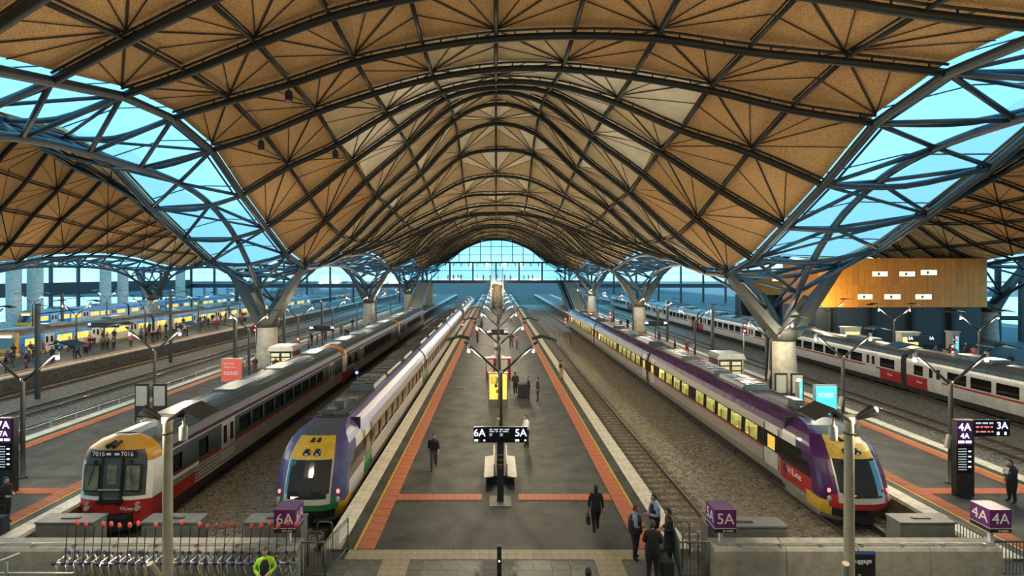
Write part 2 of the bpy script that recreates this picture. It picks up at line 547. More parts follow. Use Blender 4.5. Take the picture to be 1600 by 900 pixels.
def vault(cx, k0, k1, label, nparts):
    root = struct('ceiling', label)
    count = 0
    far = MB()
    for k in range(k0, k1):
        for j in range(10):
            up = 0.5
            nd = {(a, b): node(cx, k + a, j + b, up) for a in (0, 1) for b in (0, 1)}
            cj = 0 if (j - k) % 2 == 0 else 1
            A = nd[(1, cj)]; B = nd[(0, cj)]; C = nd[(0, 1 - cj)]; D = nd[(1, 1 - cj)]
            f = 0.42 if abs(j + 1 - cj - 5) < 4 and k > 2 else 0.04
            M1 = (B + C) / 2; M2 = (C + D) / 2 + Vector((0, 0, f))
            C2 = C
            mb = MB() if count < nparts else far
            # panel colour by row and distance from the crown
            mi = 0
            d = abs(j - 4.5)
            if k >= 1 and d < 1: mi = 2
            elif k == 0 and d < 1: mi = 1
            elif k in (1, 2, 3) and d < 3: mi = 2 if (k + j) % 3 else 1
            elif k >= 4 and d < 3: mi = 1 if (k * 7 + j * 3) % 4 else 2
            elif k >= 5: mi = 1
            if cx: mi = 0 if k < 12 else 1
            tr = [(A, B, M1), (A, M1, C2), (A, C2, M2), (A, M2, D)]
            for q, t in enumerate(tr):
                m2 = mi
                if mi == 2 and k >= 4 and q in (1, 3): m2 = 1  # alternate facets go beige, painting fold shading into their colour
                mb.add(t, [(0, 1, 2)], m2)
            strip(mb, A, C2, 0.10, 3)
            strip(mb, A, M1, 0.045, 3); strip(mb, A, M2, 0.045, 3)
            if count < nparts:
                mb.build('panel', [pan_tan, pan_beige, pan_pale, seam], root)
            count += 1
    if far.v:
        o = far.build('panels', [pan_tan, pan_beige, pan_pale, seam], root)
        o['kind'] = 'stuff'
    for k in range(k0, k1 + 1):
        P = catmull([node(cx, k, j) for j in range(11)], 4)
        big = 0.19 if k < 8 else 0.15
        MB().tube(P, big, 8).build('rib', steel_dark, root, True)
        mb = MB()
        Q = [p + Vector((0, -0.02, 0.36)) for p in P]
        mb.tube(Q, 0.06, 6)
        for i in range(1, len(P) - 1, 2):
            mb.cyl(P[i], Q[i], 0.04, n=5)
        mb.build('gutter_rail', steel_dark, root)
    for j in range(1, 10):
        mb = MB()
        for k in range(k0, k1):
            a = node(cx, k, j, 0.10); b = node(cx, k + 1, j, 0.10)
            d = (b - a).normalized()
            mb.tube([a + d * 0.25, b - d * 0.25], 0.105, 6)
            mb.tube([a + d * 0.3 + Vector((0, 0, .27)), b - d * 0.3 + Vector((0, 0, .27))], 0.05, 5)
        mb.build('purlin', steel_dark, root, True)
    return root
vault(0, -4, 33, 'central wavy tan panelled roof vault carried on dark steel ribs', 300)
vault(-46, -2, 24, 'neighbouring wavy roof vault beyond the skylight with blue trains below', 270)
vault(46, -1, 20, 'neighbouring wavy roof vault above the orange building', 210)

# ---------------------------------------------------------------- skylight trusses between the vaults
def edge_z(side, kf):          # height of a vault edge at fractional k
    k = math.floor(kf); t = kf - k
    j = 0 if side < 0 else 10
    kk = max(-5, min(35, k)); k2 = max(-5, min(35, k + 1))
    return zr(kk, j) * (1 - t) + zr(k2, j) * t
CAP_Z = 4.4
def skylight(cx, rows, label, sides, fine):
    # sides: edges present at cx-4 (right edge of the left vault) and cx+4 (left edge of the right vault)
    for row in rows:
        ka, kb = 5 + 10 * row, 15 + 10 * row
        root = thing('roof_truss', label[row], 'roof truss', (cx, colpos(cx, row)[1], 0), group='steel trusses under the skylight strips')
        off = Vector((cx, colpos(cx, row)[1], 0))
        def top(s, kf):
            X = cx + 4.0 * s
            z = edge_z(1 if s < 0 else -1, kf)
            return Vector((X, KY0 + KDY * kf - SKEW * X, z)) - off
        mid = {-1: 16.3, 0: 10.6, 1: 10.9, 2: 10.9}.get(row, 10.9)
        def bot(kf, dx=0.0):
            t = abs(kf - (ka + 5)) / 5.0
            z = CAP_Z + 0.3 + (mid - CAP_Z - 0.3) * (1 - min(1, t) ** 3.2)
            X = cx + dx
            return Vector((X, KY0 + KDY * kf - SKEW * X, z)) - off
        n = 40
        for s in (-1, 1):
            MB().tube([top(s, ka + 10 * i / n) for i in range(n + 1)], 0.24, 8).build('top_chord', steel_blue, root, True)
            if fine:
                MB().tube([top(s, ka + 10 * i / n) + Vector((-s * 0.62, 0, 0.12)) for i in range(n + 1)], 0.07, 6).build('edge_rail', steel_blue, root, True)
                for i in range(0, n + 1, 4):
                    p = top(s, ka + 10 * i / n)
                    MB().cyl(p, p + Vector((-s * 0.62, 0, 0.12)), 0.05, n=5).build('bracket', steel_blue, root)
        MB().tube([bot(ka + 10 * i / n, -0.0) for i in range(n + 1)], 0.23, 8).build('bottom_chord', steel_blue, root, True)
        for i in range(10):
            k = ka + i
            a, b = top(-1, k), top(1, k)
            c, d = top(-1, k + 1), top(1, k + 1)
            m = (a + b) / 2 + Vector((0, 0, -0.55))
            MB().tube(catmull([a, m, b], 4), 0.17, 8).build('strut', steel_blue, root, True)
            kb_ = k + 0.5
            if 0 < i < 9 or True:
                bp = bot(kb_)
                for s in (-1, 1):
                    MB().tube([bp, top(s, k)], 0.13, 7).build('diagonal', steel_blue, root, True)
                    MB().tube([bp, top(s, k + 1)], 0.13, 7).build('diagonal', steel_blue, root, True)
            MB().tube([a, d] if i % 2 else [b, c], 0.10, 6).build('brace', steel_blue, root, True)
            # glazing panel above
            up = Vector((0, 0, 0.7))
            g = MB()
            mid1 = (a + b) / 2 + Vector((0, 0, 1.25)); mid2 = (c + d) / 2 + Vector((0, 0, 1.25))
            g.quad(a + up, mid1, mid2, c + up); g.quad(mid1, b + up, d + up, mid2)
            g.build('skylight_pane', sky_glass, root)
            if fine:
                w = MB()
                for (p, q) in ((a + up, mid1), (mid1, b + up)):
                    w.tube([p, q], 0.05, 5)
                for t in ((0.33, 0.66)):
                    pass
                w.build('glazing_bar', steel_blue, root)
lab_l = {-1: 'curved tubular steel truss under the near left skylight', 0: 'truss behind the first left column', 1: 'far left truss towards the footbridge', 2: 'last left truss beside the far glass wall'}
lab_l = {-1: 'curved tubular steel truss under the large near skylight on the left', 0: 'tubular steel truss between the first and second left columns',
         1: 'tubular steel truss between the second and third left columns', 2: 'tubular steel truss beyond the third left column'}
lab_r = {-1: 'curved tubular steel truss under the large near skylight on the right', 0: 'tubular steel truss between the first and second right columns',
         1: 'tubular steel truss between the second and third right columns', 2: 'tubular steel truss beyond the third right column'}
lab_fl = {-1: 'nearest shallow truss over the blue trains at far left', 0: 'shallow truss over the blue trains at far left', 1: 'more distant shallow truss over the blue trains'}
lab_fr = {-1: 'nearest shallow truss in front of the orange building', 0: 'shallow truss above the orange building'}
skylight(-23, (-1, 0, 1, 2), lab_l, 0, True)
skylight(23, (-1, 0, 1, 2), lab_r, 0, True)
skylight(-69, (0, 1), lab_fl, 0, False)
skylight(69, (0,), lab_fr, 0, False)

# ---------------------------------------------------------------- concrete columns with steel V heads
arm_mat = M('v_arm_steel', (0.034, 0.038, 0.035), 0.65, 0.0, 0.15, 1.5)
def column(cx, row, label):
    p = colpos(cx, row)
    root = thing('roof_column', label, 'column', p, 0, 'concrete roof columns with steel V heads')
    MB().lathe([(1.12, 0), (1.10, 0.4), (1.02, 2.0), (0.93, 3.6), (0.92, CAP_Z - 0.35), (0.96, CAP_Z - 0.3)], n=24).build('shaft', concrete, root, True)
    cap = MB().lathe([(0.94, CAP_Z - 0.3), (1.05, CAP_Z - 0.05), (1.2, CAP_Z + 0.4), (1.15, CAP_Z + 0.75), (0.7, CAP_Z + 0.95)], n=20)
    cap.build('capital', arm_mat, root, True)
    k = 5 + 10 * row
    for s in (-1, 1):
        z = edge_z(1 if s < 0 else -1, k)
        top = Vector((4.0 * s, -SKEW * 4.0 * s, z))
        base = Vector((0.55 * s, 0, CAP_Z + 0.25))
        d = (top - base).normalized()
        side = Vector((0, 1, 0))
        nrm = d.cross(side).normalized()
        mb = MB()
        V = []
        for (q, w, t) in ((base, 0.95, 0.34), (base.lerp(top, 0.4), 0.7, 0.28), (top, 0.34, 0.2)):
            V += [q + side * w + nrm * t, q - side * w + nrm * t, q - side * w - nrm * t, q + side * w - nrm * t]
        F = [(3, 2, 1, 0), (8, 9, 10, 11)]
        for i in (0, 4):
            for a in range(4):
                b = (a + 1) % 4
                F.append((i + a, i + b, i + 4 + b, i + 4 + a))
        mb.add(V, F)
        mb.build('v_arm', arm_mat, root)
        MB().sphere(top, (0.42, 0.42, 0.36)).build('node_casting', steel_dark, root, True)
    # plates curving up along the valley
    for s in (-1, 1):
        pts = []
        for t in (0.0, 0.35, 0.8, 1.4, 2.2):
            kk = t / 5.0
            pts.append(Vector((0, s * t * 1.4, CAP_Z + 0.35 + t * 1.35 if t < 2.3 else 0)))
        MB().tube(pts, 0.4, 8, rr=[0.55, 0.42, 0.32, 0.26, 0.22]).build('valley_arm', arm_mat, root, True)
    return root
column(-23, 0, 'concrete roof column between the grey carriage roof and the red poster on the left')
column(-23, 1, 'second concrete roof column on the left, behind the silver train')
column(-23, 2, 'third and smallest concrete roof column on the left')
column(23, 0, 'concrete roof column beside the cyan poster on the right')
column(23, 1, 'second concrete roof column on the right, behind the purple train')
column(23, 2, 'third and smallest concrete roof column on the right')
column(-69, 1, 'concrete roof column standing among the blue trains at far left')
column(-69, 2, 'more distant concrete roof column behind the blue trains')
column(69 - 2, 0, 'unused') if False else None
column(69, 1, 'concrete roof column standing in front of the orange building')
# ---------------------------------------------------------------- ground and platforms
RAIL_Z = -1.1
def ballast_mat(name, c1, c2, c3):
    m = bpy.data.materials.new(name); m.use_nodes = True
    nt = m.node_tree; b = nt.nodes['Principled BSDF']
    t = nt.nodes.new('ShaderNodeTexCoord')
    v = nt.nodes.new('ShaderNodeTexVoronoi'); v.inputs['Scale'].default_value = 11
    n = nt.nodes.new('ShaderNodeTexNoise'); n.inputs['Scale'].default_value = 0.35; n.inputs['Detail'].default_value = 5
    nt.links.new(t.outputs['Object'], v.inputs['Vector']); nt.links.new(t.outputs['Object'], n.inputs['Vector'])
    r = nt.nodes.new('ShaderNodeValToRGB')
    r.color_ramp.elements[0].color = (*c1, 1); r.color_ramp.elements[1].color = (*c2, 1)
    sp = nt.nodes.new('ShaderNodeSeparateColor')
    nt.links.new(v.outputs['Color'], sp.inputs[0]); nt.links.new(sp.outputs[0], r.inputs[0])
    mixn = nt.nodes.new('ShaderNodeMix'); mixn.data_type = 'RGBA'; mixn.blend_type = 'MIX'
    r2 = nt.nodes.new('ShaderNodeValToRGB'); r2.color_ramp.elements[0].position = 0.4; r2.color_ramp.elements[1].position = 0.65
    nt.links.new(n.outputs['Fac'], r2.inputs[0]); nt.links.new(r2.outputs['Color'], mixn.inputs[0])
    nt.links.new(r.outputs['Color'], mixn.inputs[6]); mixn.inputs[7].default_value = (*c3, 1)
    mult = nt.nodes.new('ShaderNodeMix'); mult.data_type = 'RGBA'; mult.inputs[0].default_value = 0.5
    nt.links.new(mixn.outputs[2], mult.inputs[6]); nt.links.new(r.outputs['Color'], mult.inputs[7])
    nt.links.new(mult.outputs[2], b.inputs['Base Color'])
    bp = nt.nodes.new('ShaderNodeBump'); bp.inputs['Strength'].default_value = 0.7; bp.inputs['Distance'].default_value = 0.06
    nt.links.new(v.outputs['Distance'], bp.inputs['Height']); nt.links.new(bp.outputs['Normal'], b.inputs['Normal'])
    b.inputs['Roughness'].default_value = 0.85
    MATS[name] = m
    return m
ballast = ballast_mat('ballast_gravel', (0.055, 0.052, 0.045), (0.42, 0.39, 0.32), (0.25, 0.215, 0.15))
far_ground = M('far_ground', (0.045, 0.045, 0.045), 0.9, 0, 0.3, 0.05)
g = struct('floor', 'gravel track bed and ground under the station')
MB().bb(-400, 400, 240.05, 700, -1.6, -1.35).build('outer_ground', far_ground, g)
MB().bb(-110, 110, -20, 176, -1.6, -1.32).build('ballast_bed', ballast, g)
MB().bb(-110, 110, 176, 240, -1.6, -1.32).build('outer_ballast', M('darkened_ballast', (0.05, 0.047, 0.042), 0.9, 0, 0.4, 3), g)  # darker copy of the ballast, toned down against open-sky light

coping_mat = M('cream_coping', (0.60, 0.57, 0.47), 0.7, 0, 0.22, 4, 0.1, 30)
tact_or = M('orange_tactile', (0.42, 0.14, 0.07), 0.65, 0, 0.15, 6)
yel = M('yellow_line', (0.50, 0.33, 0.04), 0.6, 0, 0.2, 5)
wall_brick = M('platform_wall', (0.10, 0.095, 0.085), 0.9, 0, 0.4, 3, 0.2)
# shared tile meshes
def ridged_tile(w, l, n):
    mb = MB().bb(-w / 2, w / 2, -l / 2, l / 2, 0, 0.018)
    for i in range(n):
        x = -w / 2 + w * (i + 0.5) / n
        mb.bb(x - w / n * 0.28, x + w / n * 0.28, -l / 2 + 0.01, l / 2 - 0.01, 0.018, 0.032)
    return mb
TILE_E = ridged_tile(0.585, 0.585, 8).mesh('tactile_tile', tact_or)
TILE_C = ridged_tile(0.285, 0.585, 4).mesh('tactile_tile', tact_or)
COPE = MB().bb(-0.33, 0.33, -0.59, 0.59, -0.12, 0.03).mesh('coping_stone', coping_mat)
def platform(x0, x1, y0, y1, label, near, edges=(1, 1), detail_to=42.0):
    r = struct('floor', label)
    MB().bb(x0 + 0.30, x1 - 0.30, y0, y1, -0.12, 0.0).build('paving', asphalt, r)
    mb = MB()
    mb.bb(x0 + 0.1, x0 + 0.35, y0, y1, -1.35, -0.1); mb.bb(x1 - 0.35, x1 - 0.1, y0, y1, -1.35, -0.1)
    mb.bb(x0 + 0.1, x1 - 0.1, y0, y0 + 0.2, -1.35, -0.1); mb.bb(x0 + 0.3, x1 - 0.3, y0, y1, -1.32, -0.13)
    mb.build('platform_wall', wall_brick, r)
    for side, xe, on in ((1, x0, edges[0]), (-1, x1, edges[1])):
        if not on: continue
        ysplit = detail_to if near else y0
        y = y0
        while near and y + 1.2 <= ysplit:
            put('coping_stone', COPE, r, (xe + side * 0.33, y + 0.6, 0)); y += 1.2
        MB().bb(xe, xe + side * 0.66, y, y1, -0.12, 0.03).build('coping_strip', coping_mat, r)
        y = y0
        xt = xe + side * (0.66 + 0.5 + 0.36)
        while near and y + 0.6 <= ysplit:
            put('tactile_tile', TILE_E, r, (xt, y + 0.3, 0.0)); y += 0.6
        MB().bb(xt - 0.3, xt + 0.3, y, y1, 0.0, 0.022).build('tactile_strip', tact_or, r)
        MB().bb(xt - side * 0.32, xt - side * 0.42, y0, y1, 0.0, 0.012).build('yellow_line', yel, r)
    return r
P56 = platform(-6.0, 6.7, 17.6, 230, 'central platform between the 6A and 5A tracks', True)
P78 = platform(-27.3, -17.2, 17.0, 230, 'platform on the left beside the silver train', True, detail_to=36)
P34 = platform(16.9, 24.7, 17.0, 230, 'platform on the right beside the purple train', True, detail_to=36)
P910 = platform(-56.0, -44.4, 20, 230, 'crowded platform beside the blue trains', False)
P1112 = platform(-84, -66.0, 20, 230, 'far platform between the blue trains', False)
P12 = platform(39.4, 90, 17.0, 230, 'wide platform below the orange building', False, edges=(1, 0))
# cross strips of orange tiles
def cross_tiles(r, x0, x1, y):
    n = int((x1 - x0) / 0.3)
    for i in range(n):
        put('tactile_tile', TILE_C, r, (x0 + 0.15 + 0.3 * i, y, 0.0))
cross_tiles(P56, -4.2, -0.35, 21.7)
cross_tiles(P56, 0.95, 4.9, 21.7)
cross_tiles(P78, -25.2, -18.8, 22.3)
cross_tiles(P34, 18.5, 23.0, 22.3)

# concourse in front of the buffers
paver_m = M('bluestone_paver', (0.105, 0.112, 0.105), 0.5, 0, 0.35, 3, 0.1, 20)
paver_m2 = M('bluestone_paver_pale', (0.15, 0.155, 0.14), 0.5, 0, 0.3, 3, 0.1, 20)
band_m = M('cream_tactile_band', (0.36, 0.33, 0.24), 0.6, 0, 0.2, 4)
con = struct('floor', 'paved concourse at the end of the platforms')
MB().bb(-60, 60, 6, 17.58, -1.4, -0.05).build('slab', M('concourse_slab', (0.06, 0.06, 0.055), 0.8), con)
PV = MB().bb(-0.295, 0.295, -0.295, 0.295, -0.05, 0.0)
PVA = PV.mesh('paver', paver_m); PVB = PV.mesh('paver', paver_m2)
BT = ridged_tile(0.292, 0.292, 5).mesh('tactile_tile', band_m)
for iy in range(4):
    y = 17.0 - 0.3 - iy * 0.6
    for ix in range(-9, 11):
        x = 0.3 + ix * 0.6
        put('paver', PVA if random.random() < 0.75 else PVB, con, (x, y, -0.012 + random.uniform(-.004, .004)))
for iy in range(2):
    for ix in range(0, 34):
        put('tactile_tile', BT, con, (-4.9 + ix * 0.3, 17.15 + iy * 0.3, -0.02))
for bx in (-3.3, 3.7):
    for iy in range(8):
        for ix in range(3):
            put('tactile_tile', BT, con, (bx - 0.3 + ix * 0.3, 16.85 - iy * 0.3, -0.005))
# ---------------------------------------------------------------- tracks
rail_m = M('rail_steel', (0.30, 0.29, 0.27), 0.28, 0.9, 0.2, 2)
rust = M('rail_rust', (0.085, 0.055, 0.035), 0.8, 0.1, 0.3, 5)
sleeper_m = M('concrete_sleeper', (0.15, 0.13, 0.095), 0.9, 0, 0.4, 5)
SLP = MB().bb(-1.3, 1.3, -0.13, 0.13, -0.12, 0.02).mesh('sleeper', sleeper_m)
def track(xc, y0, y1, label, ns, slpy=None):
    t = thing('railway_track', label, 'railway track', (xc, y0, RAIL_Z - 0.16), 0, 'railway tracks')
    for s in (-1, 1):
        mb = MB()
        x = s * 0.8
        mb.bb(x - 0.035, x + 0.035, 0, y1 - y0, 0.12, 0.165, 0)
        mb.bb(x - 0.012, x + 0.012, 0, y1 - y0, 0.03, 0.12, 1)
        mb.bb(x - 0.07, x + 0.07, 0, y1 - y0, 0.0, 0.03, 1)
        mb.build('rail', [rail_m, rust], t)
    for i in range(ns):
        put('sleeper', SLP, t, (0, (slpy or 0) + 0.4 + i * 0.68, -0.062))
    return t
track(-7.75, 18.2, 235, 'track under the blue and yellow nosed train', 6)
track(-15.5, 18.2, 235, 'track under the silver train with the red front', 6)
track(-11.8, 24, 235, 'empty track between the two left trains', 60) if False else None
track(8.25, 17.9, 235, 'empty track beside the right edge of the central platform', 60)
track(15.05, 18.2, 235, 'track under the purple train', 6)
track(26.6, 18, 235, 'empty track beyond the right platform, nearest to it', 50)
track(31.0, 18, 235, 'empty track in the middle between right platform and silver suburban train', 50)
track(37.6, 18, 235, 'track under the silver suburban train on the right', 0)
track(-31.5, 20, 235, 'empty track behind the pipe fence on the left', 50)
track(-36.2, 20, 235, 'middle empty track left of the pipe fence', 50)
track(-42.6, 20, 235, 'empty track below the crowded platform edge', 50)
track(-57.8, 30, 235, 'track under the nearer blue train', 0)
track(-64.3, 30, 235, 'track beside the far platform between blue trains', 0)
# curving crossover rails towards the far end on the right
def sweep(pts, label):
    t = thing('crossover_track', label, 'railway track', (0, 0, 0))
    for s in (-1, 1):
        MB().tube(catmull([(x + s * 0.8, y, RAIL_Z) for x, y in pts], 8), 0.05, 5).build('rail', rail_m, t)
sweep([(9.9, 70), (10.1, 76), (11.0, 84), (11.6, 92), (11.7, 104)], 'crossover rails curving away from the right of the central platform')
sweep([(13.2, 97), (12.9, 104), (11.9, 114), (11.7, 126)], 'farther crossover rails behind the purple train')
# ---------------------------------------------------------------- trains
silver = M('ribbed_silver', (0.36, 0.345, 0.31), 0.32, 0.55, 0.12, 3, stretch=(1, 0.2, 40))
silver_lt = M('pale_silver_panel', (0.50, 0.49, 0.46), 0.4, 0.2, 0.1, 2)
greyroof = M('grey_roof', (0.085, 0.09, 0.092), 0.45, 0.1, 0.3, 2, stretch=(30, 0.5, 1))
bluegrey_roof = M('blue_grey_roof', (0.075, 0.095, 0.11), 0.4, 0.15, 0.3, 2, stretch=(22, 0.4, 1))
under_m = M('underframe_black', (0.018, 0.017, 0.015), 0.8, 0, 0.4, 4)
purple = M('purple_gloss', (0.052, 0.012, 0.085), 0.25, 0, 0.15, 2, coat=0.35)
indigo = M('indigo_gloss', (0.060, 0.058, 0.175), 0.36, 0, 0.15, 2, coat=0.15)
red = M('red_gloss', (0.33, 0.022, 0.022), 0.3, 0, 0.12, 3)
yellow = M('train_yellow', (0.56, 0.36, 0.035), 0.4, 0, 0.15, 4)
orange_y = M('amber_paint', (0.50, 0.24, 0.02), 0.4, 0, 0.12, 4)
green = M('green_gloss', (0.02, 0.16, 0.055), 0.3, 0, 0.1, 3)
dkgrey = M('dark_grey_mask', (0.055, 0.075, 0.080), 0.4, 0, 0.15, 3)
skirt_g = M('grey_skirt', (0.22, 0.22, 0.20), 0.55, 0, 0.3, 3)
blk_gl = M('black_window_band', (0.012, 0.012, 0.013), 0.1, 0, 0)
win_lit = glassmat('clear_window_glass', (0.96, 0.95, 0.88), 0.05)
win_dim = glassmat('tinted_window_glass', (0.28, 0.32, 0.25), 0.2)
win_br = M('brown_reflection_pane', (0.16, 0.085, 0.04), 0.18, 0, 0.35, 1.3, spec=0.8)  # curtain tone and reflected platform light painted into the pane colour
shield = M('windscreen_glass', (0.015, 0.02, 0.024), 0.06, 0, 0, spec=1.0)
in_wall = M('carriage_lining', (0.66, 0.62, 0.42), 0.6, 0, 0.1, 3)
in_seat = M('seat_fabric', (0.17, 0.18, 0.08), 0.8, 0, 0.3, 6)
in_light = M('carriage_ceiling_light', (1, 0.9, 0.6), 0.5, 0, 0, emit=(1.0, 0.87, 0.52), estr=24.0)
head_w = M('headlamp_lens', (0.5, 0.5, 0.5), 0.1, 0.3, 0)
tail_r = M('red_tail_lamp', (0.6, 0.05, 0.05), 0.3, 0, 0, emit=(1, 0.12, 0.08), estr=3.0)
dest = M('destination_led', (0.9, 0.8, 0.5), 0.5, 0, 0, emit=(1, 0.85, 0.5), estr=2.0)
letter_w = M('white_lettering', (0.75, 0.75, 0.75), 0.5, 0, 0)

# cross sections: half width at height above rail
VL = [(0.30, 1.20), (0.75, 1.36), (1.10, 1.43), (1.45, 1.45), (1.80, 1.45), (1.90, 1.45), (2.75, 1.42), (3.15, 1.35), (3.45, 1.20), (3.70, 0.98), (3.85, 0.78)]
SP = [(0.30, 1.30), (0.75, 1.42), (1.10, 1.45), (1.35, 1.46), (1.60, 1.46), (1.75, 1.46), (2.75, 1.46), (2.95, 1.45), (3.15, 1.42), (3.45, 1.26), (3.70, 0.95), (3.88, 0.5)]
def hw(prof, z):
    if z <= prof[0][0]: return prof[0][1]
    for (z0, w0), (z1, w1) in zip(prof, prof[1:]):
        if z <= z1: return w0 + (w1 - w0) * (z - z0) / (z1 - z0)
    return prof[-1][1]
def side_grid(mb, prof, ys, zs, s, mf, x_in=0.0):
    for y0, y1 in zip(ys, ys[1:]):
        for z0, z1 in zip(zs, zs[1:]):
            mi = mf((y0 + y1) / 2, (z0 + z1) / 2)
            if mi is None: continue
            a, b = hw(prof, z0) - x_in, hw(prof, z1) - x_in
            q = [(s * a, y0, z0), (s * a, y1, z0), (s * b, y1, z1), (s * b, y0, z1)]
            if s < 0: q.reverse()
            mb.add(q, [(0, 1, 2, 3)], mi)
def uniq(v):
    v = sorted(v); out = [v[0]]
    for x in v[1:]:
        if x - out[-1] > 1e-4: out.append(x)
    return out
def bogie(parent, y, nm='bogie'):
    mb = MB()
    for s in (-1, 1):
        mb.bb(s * 0.92, s * 1.08, y - 1.5, y + 1.5, 0.35, 0.62)
        mb.bb(s * 0.9, s * 1.1, y - 0.35, y + 0.35, 0.6, 0.85)
        for d in (-1.15, 1.15):
            mb.cyl((s * 0.74, y + d, 0.45), (s * 0.88, y + d, 0.45), 0.45, n=14)
    mb.bb(-0.9, 0.9, y - 0.2, y + 0.2, 0.4, 0.7)
    return mb.build(nm, under_m, parent)
def carriage(train, y0, y1, prof, mats, mf, wins, doors, sides=(-1, 1), lit=0, pane=None, zextra=(), roofw=None, roofm=None, pane_inset=0.05, ends=(1, 1), endm=None, shell=True):
    """wins: list of (ya, yb, za, zb) openings ; doors: list of (ya, yb)"""
    ys = uniq([y0, y1] + [v for w in wins for v in w[:2]] + [v for d in doors for v in d])
    zs = uniq([p[0] for p in prof] + [v for w in wins for v in w[2:]] + list(zextra))
    def hole(y, z):
        for w in wins:
            if w[0] < y < w[1] and w[2] < z < w[3]: return True
        return False
    mb = MB()
    for s in (-1, 1):
        side_grid(mb, prof, ys, zs, s, lambda y, z: None if (s in sides and hole(y, z)) else mf(y, z))
    zt, wt = prof[-1]
    nm = len(mats) - 1
    # roof deck, floor, end walls
    mb.add([(-wt, y0, zt), (wt, y0, zt), (0, y0, zt + 0.05), (-wt, y1, zt), (wt, y1, zt), (0, y1, zt + 0.05)], [(0, 2, 5, 3), (2, 1, 4, 5)], nm)
    ring = [(p[1], p[0]) for p in prof]
    full = ring + [(-x, z) for x, z in reversed(ring)]
    for yy, on in ((y0, ends[0]), (y1, ends[1])):
        if on: mb.add([(x, yy, z) for x, z in full], [tuple(range(len(full)))], nm if endm is None else endm)
    c = mb.build('carriage', mats, train)
    # underframe
    u = MB().bb(-1.15, 1.15, y0 + 0.3, y1 - 0.3, 0.62, 1.1)
    u.build('underframe', under_m, c)
    q = y0 + 5.0
    while q < y1 - 7:
        w = random.uniform(1.4, 2.6)
        MB().bb(-1.28, 1.28, q, q + w, 0.25, 0.72).build('equipment_box', under_m, c)
        q += w + random.uniform(0.3, 0.9)
    bogie(c, y0 + 3.2); bogie(c, y1 - 3.2)
    # glazing
    cache = {}
    for w in wins:
        for s in sides:
            key = (round(w[1] - w[0], 3), w[2], w[3], s)
            if key not in cache:
                L = key[0]; a = hw(prof, w[2]) - pane_inset; b = hw(prof, w[3]) - pane_inset
                g = MB()
                g.add([(s * a, 0, w[2]), (s * a, L, w[2]), (s * b, L, w[3]), (s * b, 0, w[3])], [(0, 1, 2, 3)])
                g.add([(s * (a - .015), 0, w[2]), (s * (a - .015), L, w[2]), (s * (b - .015), L, w[3]), (s * (b - .015), 0, w[3])], [(3, 2, 1, 0)])
                cache[key] = g.mesh('window_pane', pane)
            put('window_pane', cache[key], c, (0, w[0], 0))
    if shell:
        inn = MB()
        ia = hw(prof, 1.2) - 0.12
        inn.bb(-ia, ia, y0 + 0.2, y1 - 0.2, 1.12, 1.18, 1)
        inn.bb(-ia + .1, ia - .1, y0 + 0.2, y1 - 0.2, 3.05, 3.1, 0)
        for yy in (y0 + 0.25, y1 - 0.25): inn.bb(-ia, ia, yy - .03, yy + .03, 1.15, 3.05, 0)
        inn.build('interior_lining', [in_wall, in_seat], c)
        if lit:
            MB().bb(-0.35, 0.35, y0 + 1, y1 - 1, 3.0, 3.04).build('ceiling_light', in_light, c)
        st = MB()
        yy = y0 + 2.0
        SEAT = None
        prof_s = [(0, 1.18), (0.05, 1.5), (0.0, 1.6), (0.38, 1.62), (0.42, 2.25), (0.54, 2.25), (0.5, 1.18)]
        me = MB().prism(prof_s, 'x', -0.42, 0.42).mesh('seat', in_seat)
        while yy < y1 - 2:
            put('seat', me, c, (-0.74, yy, 0)); put('seat', me, c, (0.74, yy, 0)); yy += 1.15
    return c
def door_leaf(parent, s, y, z0, z1, w, prof, m, gl=True):
    d = MB()
    x = hw(prof, 1.6) + 0.02
    d.bb(s * (x - 0.04), s * x, y, y + w, z0, z1)
    o = d.build('door', m, parent)
    if gl:
        MB().bb(s * x, s * (x + 0.012), y + w * 0.25, y + w * 0.75, z0 + 0.85, z1 - 0.25).build('door_window', blk_gl, parent)
    return o
def roof_unit(parent, y, L, w, h, zt, m=None, grill=True):
    mb = MB()
    poly = [(-w / 2, 0), (-w / 2 + 0.12, h), (w / 2 - 0.12, h), (w / 2, 0)]
    mb.prism([(x, zt - 0.1 + z) for x, z in poly], 'y', y, y + L)
    mb.prism([(y - 0.35, zt - 0.1), (y, zt - 0.1 + h), (y, zt - 0.1)], 'x', -w / 2 + 0.1, w / 2 - 0.1)
    o = mb.build('roof_unit', m or greyroof, parent)
    if grill:
        n = max(1, int(L / 0.9))
        for i in range(n):
            for sx_ in (-1, 1):
                c = MB().bb(sx_ * w * 0.24 - 0.28, sx_ * w * 0.24 + 0.28, y + 0.2 + i * 0.9, y + 0.8 + i * 0.9, zt - 0.1 + h, zt - 0.07 + h)
                c.build('roof_vent', black, parent)
    return o

